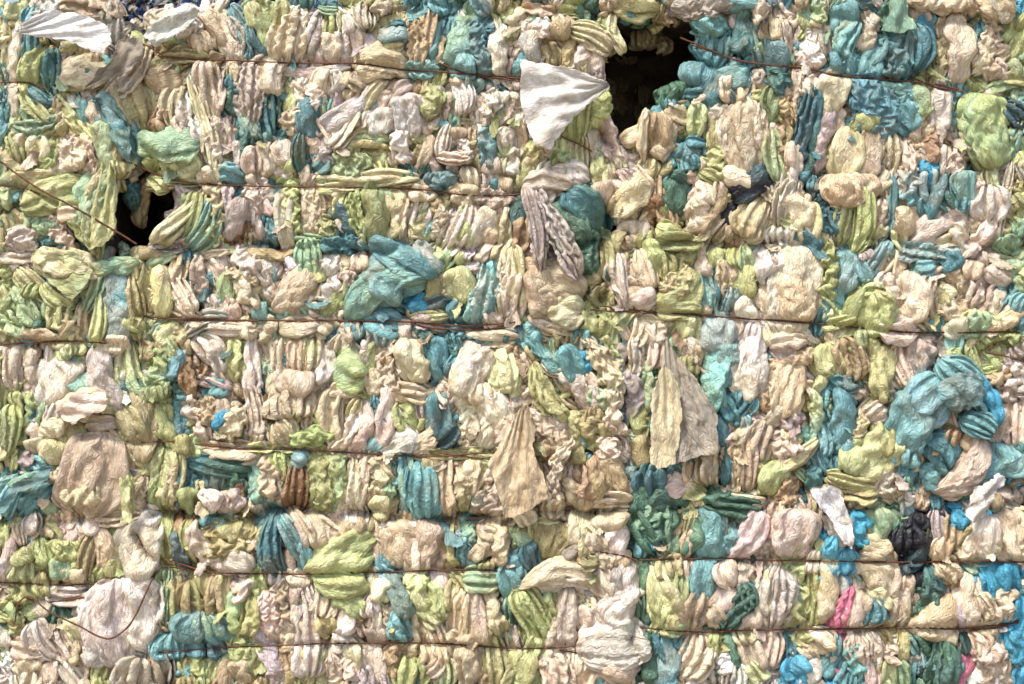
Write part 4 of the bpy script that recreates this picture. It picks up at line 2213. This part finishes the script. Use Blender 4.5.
def boxes(name, parent, lst, mat, jig=2.0):
    Vs, Fs, off = [], [], 0
    r = np.random.default_rng(8)
    for (x0, y0, x1, y1, z0, z1) in lst:
        n = 14
        cs_ = [(x, y, z) for x in (x0, x1) for y in (y0, y1) for z in (z0, z1)]
        Vs.append(W(*[np.array(q, float) for q in zip(*cs_)]))
        Fs.append(np.array([(0,1,3,2),(4,6,7,5),(0,4,5,1),(2,3,7,6),(0,2,6,4),(1,5,7,3)]) + off); off += 8
    V = np.concatenate(Vs) - (np.array(parent.location) if parent else 0)
    me = mesh_from(name, V, np.concatenate(Fs), None, None, mat)
    me.polygons.foreach_set('use_smooth', np.zeros(len(me.polygons), bool))
    return link(name, me, parent)
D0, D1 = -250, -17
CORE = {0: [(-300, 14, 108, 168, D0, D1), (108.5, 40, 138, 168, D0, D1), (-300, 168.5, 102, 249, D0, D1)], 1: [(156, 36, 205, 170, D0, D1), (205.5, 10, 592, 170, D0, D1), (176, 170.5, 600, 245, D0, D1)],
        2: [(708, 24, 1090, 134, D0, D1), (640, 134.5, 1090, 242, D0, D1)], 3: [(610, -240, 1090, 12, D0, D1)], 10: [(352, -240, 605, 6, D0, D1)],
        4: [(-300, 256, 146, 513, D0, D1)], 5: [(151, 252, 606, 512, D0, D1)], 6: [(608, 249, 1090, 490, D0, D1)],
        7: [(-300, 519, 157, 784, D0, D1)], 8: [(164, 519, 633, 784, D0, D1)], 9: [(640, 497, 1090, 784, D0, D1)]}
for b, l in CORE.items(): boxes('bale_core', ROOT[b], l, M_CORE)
# bales added behind the gaps to block skylight and keep them dark
for (x0, x1, lab) in ((20, 330, 'added bale behind the small hollow at the left, blocking light from the back'), (480, 860, 'shadowed bale of the second row at the back of the large dark gap')):
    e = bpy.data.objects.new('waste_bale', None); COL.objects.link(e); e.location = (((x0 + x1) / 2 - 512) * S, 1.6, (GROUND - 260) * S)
    tagged(e, lab, CAT, 'bales added behind the gaps')
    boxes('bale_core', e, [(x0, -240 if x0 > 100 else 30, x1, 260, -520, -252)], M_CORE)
    r = np.random.default_rng(int(x0) + 1); its = []
    for k in range(130):
        x, y = r.uniform(x0, x1), r.uniform(0 if x0 > 100 else 60, 258)
        its.append([x, y - 8, x + r.normal(0, 5), y + 8, r.uniform(10, 20), 'TSOC'[r.integers(4)], ''])
    merge_wads('packed_scraps', its, e, step=2.5, extra=-246)

def tube(name, pts, rad, parent, mat, r):
    P = np.array(pts); n = len(P)
    Tn = np.gradient(P, axis=0); Tn /= np.linalg.norm(Tn, axis=1)[:, None] + 1e-9
    up = np.array([0, 0, 1.0]); A = np.cross(Tn, up); A /= np.linalg.norm(A, axis=1)[:, None] + 1e-9; B = np.cross(Tn, A)
    k = 8; th = np.linspace(0, 2 * math.pi, k, endpoint=False)
    rr = rad * (1 + .12 * r.normal(size=(n, 1)))
    R = P[:, None, :] + rr[:, :, None] * (A[:, None, :] * np.cos(th)[None, :, None] + B[:, None, :] * np.sin(th)[None, :, None])
    V = W(R[..., 0], R[..., 1], R[..., 2]).reshape(-1, 3)
    i = np.arange(n - 1)[:, None] * k; j = np.arange(k)[None, :]; j2 = (j + 1) % k
    F = np.stack([i + j, i + j2, i + k + j2, i + k + j], -1).reshape(-1, 4)
    return build(name, None, parent, V, F, None, None, mat)
for b, c, rad, free in WIRES:
    if rad < .05: continue
    r = np.random.default_rng(int(c[0][0] * 3 + c[0][1]))
    n = len(c)
    ph = r.uniform(0, 6.28)
    z = (free if free is not None else 2.0) + 1.3 * np.sin(np.arange(n) * .13 + ph) + np.cumsum(r.normal(0, .06, n))
    if free is not None: z = z + 6 * np.sin(np.linspace(0, math.pi, n))
    jit = np.cumsum(r.normal(0, .09, n)); jit -= np.linspace(jit[0], jit[-1], n)
    tube('baling_wire', np.stack([c[:, 0], c[:, 1] + jit, z], 1), rad * .74, ROOT[b], M_WIRE, r)

for g in GROUPS:
    if not g['items']: print('EMPTY GROUP', g['label']); continue
    it = g['items']
    cx = np.mean([(w[0] + w[2]) / 2 for w in it]); my = max(max(w[1], w[3]) for w in it)
    if len(it) == 1:
        o = wad_object(it[0], g['name'], None)
        tagged(o, g['label'], g['cat'])
        continue
    e = bpy.data.objects.new(g['name'], None); COL.objects.link(e); e.location = ((cx - 512) * S, 0, (GROUND - my) * S); e.empty_display_size = .05
    tagged(e, g['label'], g['cat'])
    for w in it: wad_object(w, 'folded_lobe', e)

# ------------------------------------------------------------------ loose hanging sheets
def flap(poly, code, z0, z1, ang, label, name='hanging_sheet', cat='loose sheet', mat=None, amp=1.6, style='g', dense=1.0, seed=0, apex=None):
    r = np.random.default_rng(seed + int(poly[0][0] * 7 + poly[0][1]))
    pts = []
    n = len(poly)
    for i in range(n):
        a, b = np.array(poly[i], float), np.array(poly[(i + 1) % n], float)
        k = max(2, int(np.linalg.norm(b - a) / 1.5))
        nrm = np.array([-(b - a)[1], (b - a)[0]]) / (np.linalg.norm(b - a) + 1e-9)
        ph = r.uniform(0, 6.28, 3)
        for j in range(k):
            t = j / k
            q = a + (b - a) * t + nrm * math.sin(math.pi * t) * (.9 * math.sin(t * 7 + ph[0]) + .5 * math.sin(t * 17 + ph[1]) + r.normal(0, .18))
            pts.append(q)
    B = [tuple(q) for q in pts]; nb = len(B)
    xs = [q[0] for q in B]; ys = [q[1] for q in B]
    inner = []
    for yy in np.arange(min(ys), max(ys), 1.15):
        for xx in np.arange(min(xs), max(xs), 1.15):
            q = (xx + r.uniform(-.2, .2), yy + r.uniform(-.2, .2))
            if inside(q, B) : inner.append(q)
    Pt = [Vector(q) for q in B + inner]
    res = delaunay_2d_cdt(Pt, [(i, (i + 1) % nb) for i in range(nb)], [list(range(nb))], 1, .05)
    V2 = np.array([tuple(v) for v in res[0]]); F = np.array([f for f in res[2] if len(f) == 3])
    x, y = V2[:, 0], V2[:, 1]
    cx, cy = x.mean(), y.mean(); ca, sa = math.cos(ang), math.sin(ang)
    u = (x - cx) * ca + (y - cy) * sa; v = -(x - cx) * sa + (y - cy) * ca
    rad_ = 0
    if apex:
        ax, ay = apex; dd = np.hypot(x - ax, y - ay) + .5; mx_, my_ = cx - ax, cy - ay
        an = np.arctan2((x - ax) * my_ - (y - ay) * mx_, (x - ax) * mx_ + (y - ay) * my_)
        u = dd; v = an * dd.max() * .8; rad_ = 1
    L, w = np.ptp(u) + 1, np.ptp(v) + 1
    pf = np.clip(u / u.max(), 0, 1) if rad_ else 1.0
    tt = (y - y.min()) / (np.ptp(y) + 1e-6)
    z = z0 + (z1 - z0) * tt + .8 * creases(u, v, L, w, style, r, amp) + 2.6 * snoise(u, v, 3.4 / w, r, 2) + (1.7 * np.sin(v / w * (9 if rad_ else 6) + 1.3 * np.sin(u / L * 4) + r.uniform(0, 6)) + .35 * np.abs(np.sin(v / w * 23 + 2 * np.sin(u / L * 3) + r.uniform(0, 6)))) * pf
    Pz, cu_, cv_, am_ = BANK['s'][r.integers(len(BANK['s']))]
    kp = max(1.1, L / 95, w / 80); ii = np.clip((u - u.min()) / kp / cu_, 0, 109); jj = np.clip((v - v.min()) / kp / cv_, 0, 109)
    i0, j0 = ii.astype(int), jj.astype(int); fa, fb = ii - i0, jj - j0
    Zt = Pz[..., 2]
    z = z + 1.35 * kp * amp * (Zt[i0, j0] * (1 - fa) * (1 - fb) + Zt[i0 + 1, j0] * fa * (1 - fb) + Zt[i0, j0 + 1] * (1 - fa) * fb + Zt[i0 + 1, j0 + 1] * fa * fb)
    C = sheet_colour(code, u, v, r, .6)
    UV = np.stack([u + r.uniform(0, 900), v + r.uniform(0, 900)], -1)
    loc = np.array([(cx - 512) * S, 0, (GROUND - y.max()) * S])
    o = link(name, mesh_from(name, W(x, y, z) - loc, F[:, ::-1], C, UV, mat or M_FILM))
    o.location = loc
    sm = o.modifiers.new('thickness', 'SOLIDIFY'); sm.thickness = .0012; sm.offset = 0
    tagged(o, label, cat)
    return o
for ln in FLAP_DATA.strip().splitlines():
    f = ln.split('|')
    poly = [tuple(map(float, q.split(','))) for q in f[0].split()]
    apx = tuple(map(float, f[4][1:].split(','))) if f[4][0] == 'r' else None
    flap(poly, f[1], float(f[2]), float(f[3]), 0 if apx else math.radians(float(f[4])), f[5], mat={'f': M_FILM, 's': M_SHEER}[f[6]], amp=float(f[7]), style=f[8], apex=apx)

# small torn ends poking out of the bales: parts of their bale
tr = np.random.default_rng(77)
for k in range(170):
    x, y = tr.uniform(4, 1020), tr.uniform(20, 676)
    if any(inside((x, y), h) for h in HOLES): continue
    b = bale_of(x, y)
    wn = WADS[int(np.argmin(((AX - (x, y)) ** 2).sum(1)))] if tr.random() < .6 else WADS[tr.integers(len(WADS))]
    code = wn[5] if wn[5] not in 'URKNBD' else 'C'
    a = math.pi / 2 + tr.normal(0, .7); l = tr.uniform(10, 26); w0, w1 = tr.uniform(1.5, 4), tr.uniform(2, 9)
    ca, sa = math.cos(a), math.sin(a); bend = tr.normal(0, .25) * l
    side = lambda t, q: (x + ca * l * t - sa * (q + bend * t * t), y + sa * l * t + ca * (q + bend * t * t))
    poly = [side(0, -w0), side(.35, -(w0 + w1) / 2), side(.7, -w1), side(1, -w1 * tr.uniform(.1, .9)), side(1.08, w1 * tr.uniform(-.3, .3)), side(.95, w1 * tr.uniform(.3, .9)), side(.6, w1), side(.3, (w0 + w1) / 2), side(0, w0)]
    o = flap(poly, code, tr.uniform(-3, 1), tr.uniform(5, 12), 0, '', name='torn_end', mat=M_FILM, amp=.8, style='g', seed=k, apex=side(-.4, 0))
    del o['label'], o['category']
    o.parent = ROOT[b]; o.location = np.array(o.location) - np.array(ROOT[b].location)
    o['label'] = WORD[code] + ' torn end'

# ------------------------------------------------------------------ litter heap behind the wall
def heap():
    r = np.random.default_rng(21)
    e = bpy.data.objects.new('litter_heap', None); COL.objects.link(e); e.location = (-1.5, 4.2, 0)
    tagged(e, 'sunlit heap of blue and white litter rising behind the top left bales', 'litter heap')
    nu, nv = 90, 60
    gx = np.linspace(-3.2, 3.4, nu)[:, None] * np.ones((1, nv)); gy = np.linspace(-1.5, 2.2, nv)[None, :] * np.ones((nu, 1))
    top = 4.7 * np.exp(-((gx / 3.2) ** 4)) * np.clip((gy + 1.5) / 2.4, 0, 1) ** .6 + .08 * snoise(gx * 20, gy * 20, .3, r, 3)
    V = np.stack([gx - 1.5, gy + 4.2, top], -1).reshape(-1, 3)
    build('heap_base', None, e, V, grid_faces(nu, nv), np.tile(PL['T'] * .5, (nu * nv, 1)), V[:, :2] * 200, M_CLOTH)
    Vs, Fs, Cs, Us = [], [], [], []; off = 0
    pal = ['W', 'W', 'Q', 'P', 'C', 'L', 'A']
    for k in range(7000):
        x = r.uniform(-1.9, .3); yy = r.uniform(-1.5, 1.5)
        zt = 4.7 * math.exp(-((x / 3.2) ** 4)) * max(0, min(1, (yy + 1.5) / 2.4)) ** .6
        if zt < 2.6: continue
        s = r.uniform(.03, .085); n = 7
        a = np.linspace(0, 2 * math.pi, n, endpoint=False); rad = s * r.uniform(.5, 1.2, n)
        R = np.linalg.qr(r.normal(size=(3, 3)))[0]
        q = np.stack([np.cos(a) * rad, np.sin(a) * rad * .7, r.normal(0, s * .25, n)], 1)
        q = np.concatenate([q, [[0, 0, s * .3]]]) @ R.T + (x - 1.5, yy + 4.2 - .06, zt + .07)
        Vs.append(q); Fs.append(np.array([(i, (i + 1) % n, n) for i in range(n)]) + off); off += n + 1
        c = (np.array([.07, .15, .40]) * r.uniform(.6, 1.6)) if r.random() < .26 else PL[pal[r.integers(len(pal))]] * r.uniform(.25, .9)
        Cs.append(np.tile(np.clip(c, 0, .9), (n + 1, 1))); Us.append(q[:, :2] * 250)
    o = build('litter_pieces', None, e, np.concatenate(Vs), np.concatenate(Fs), np.concatenate(Cs), np.concatenate(Us), M_FILM)
    o['kind'] = 'stuff'
heap()

# ------------------------------------------------------------------ ground, light, camera
me = mesh_from('ground', np.array([(-150, -150, 0), (150, -150, 0), (150, 150, 0), (-150, 150, 0)], float), np.array([(0, 1, 2, 3)]), None, None, M_GROUND)
g = link('ground', me); g['kind'] = 'structure'

SUN_EL, SUN_AZ = 58.0, -140.0        # azimuth: degrees from +Y (behind the wall) towards +X; in front, from the upper left
el, az = math.radians(SUN_EL), math.radians(SUN_AZ)
w = bpy.data.worlds.new('World'); scene.world = w; w.use_nodes = True
nt = w.node_tree; nt.nodes.clear()
bg = N(nt, 'ShaderNodeBackground'); bg.inputs['Strength'].default_value = .075
sky = N(nt, 'ShaderNodeTexSky'); sky.sky_type = 'NISHITA'; sky.sun_disc = False; sky.sun_elevation = el; sky.sun_rotation = az
sky.dust_density = 3.0; sky.ozone_density = .6; sky.air_density = 1.0
wo = N(nt, 'ShaderNodeOutputWorld'); nt.links.new(sky.outputs[0], bg.inputs[0]); nt.links.new(bg.outputs[0], wo.inputs[0])
sd = bpy.data.lights.new('sun', 'SUN'); sd.energy = 1.5; sd.angle = math.radians(12); sd.color = (1, .95, .86)
so = bpy.data.objects.new('sun', sd); COL.objects.link(so)
dirn = Vector((math.sin(az) * math.cos(el), math.cos(az) * math.cos(el), math.sin(el)))
so.rotation_euler = dirn.to_track_quat('Z', 'Y').to_euler(); so.location = dirn * 20

cam = bpy.data.cameras.new('camera'); co = bpy.data.objects.new('camera', cam); COL.objects.link(co)
DIST = 6.4
co.location = (0, -DIST, (GROUND - 342) * S); co.rotation_euler = (math.pi / 2, 0, 0)
cam.sensor_width = 36; cam.lens = 36 * DIST / (1024 * S); cam.clip_end = 500; cam.clip_start = .05
scene.camera = co
vs = scene.view_settings
vs.view_transform = 'Standard'; vs.look = 'None'; vs.gamma = 1.0; vs.exposure = 1.65
scene.cycles.max_bounces = 4; scene.cycles.diffuse_bounces = 3; scene.cycles.glossy_bounces = 1; scene.cycles.transparent_max_bounces = 6
scene.cycles.use_adaptive_sampling = True; scene.cycles.adaptive_threshold = .02
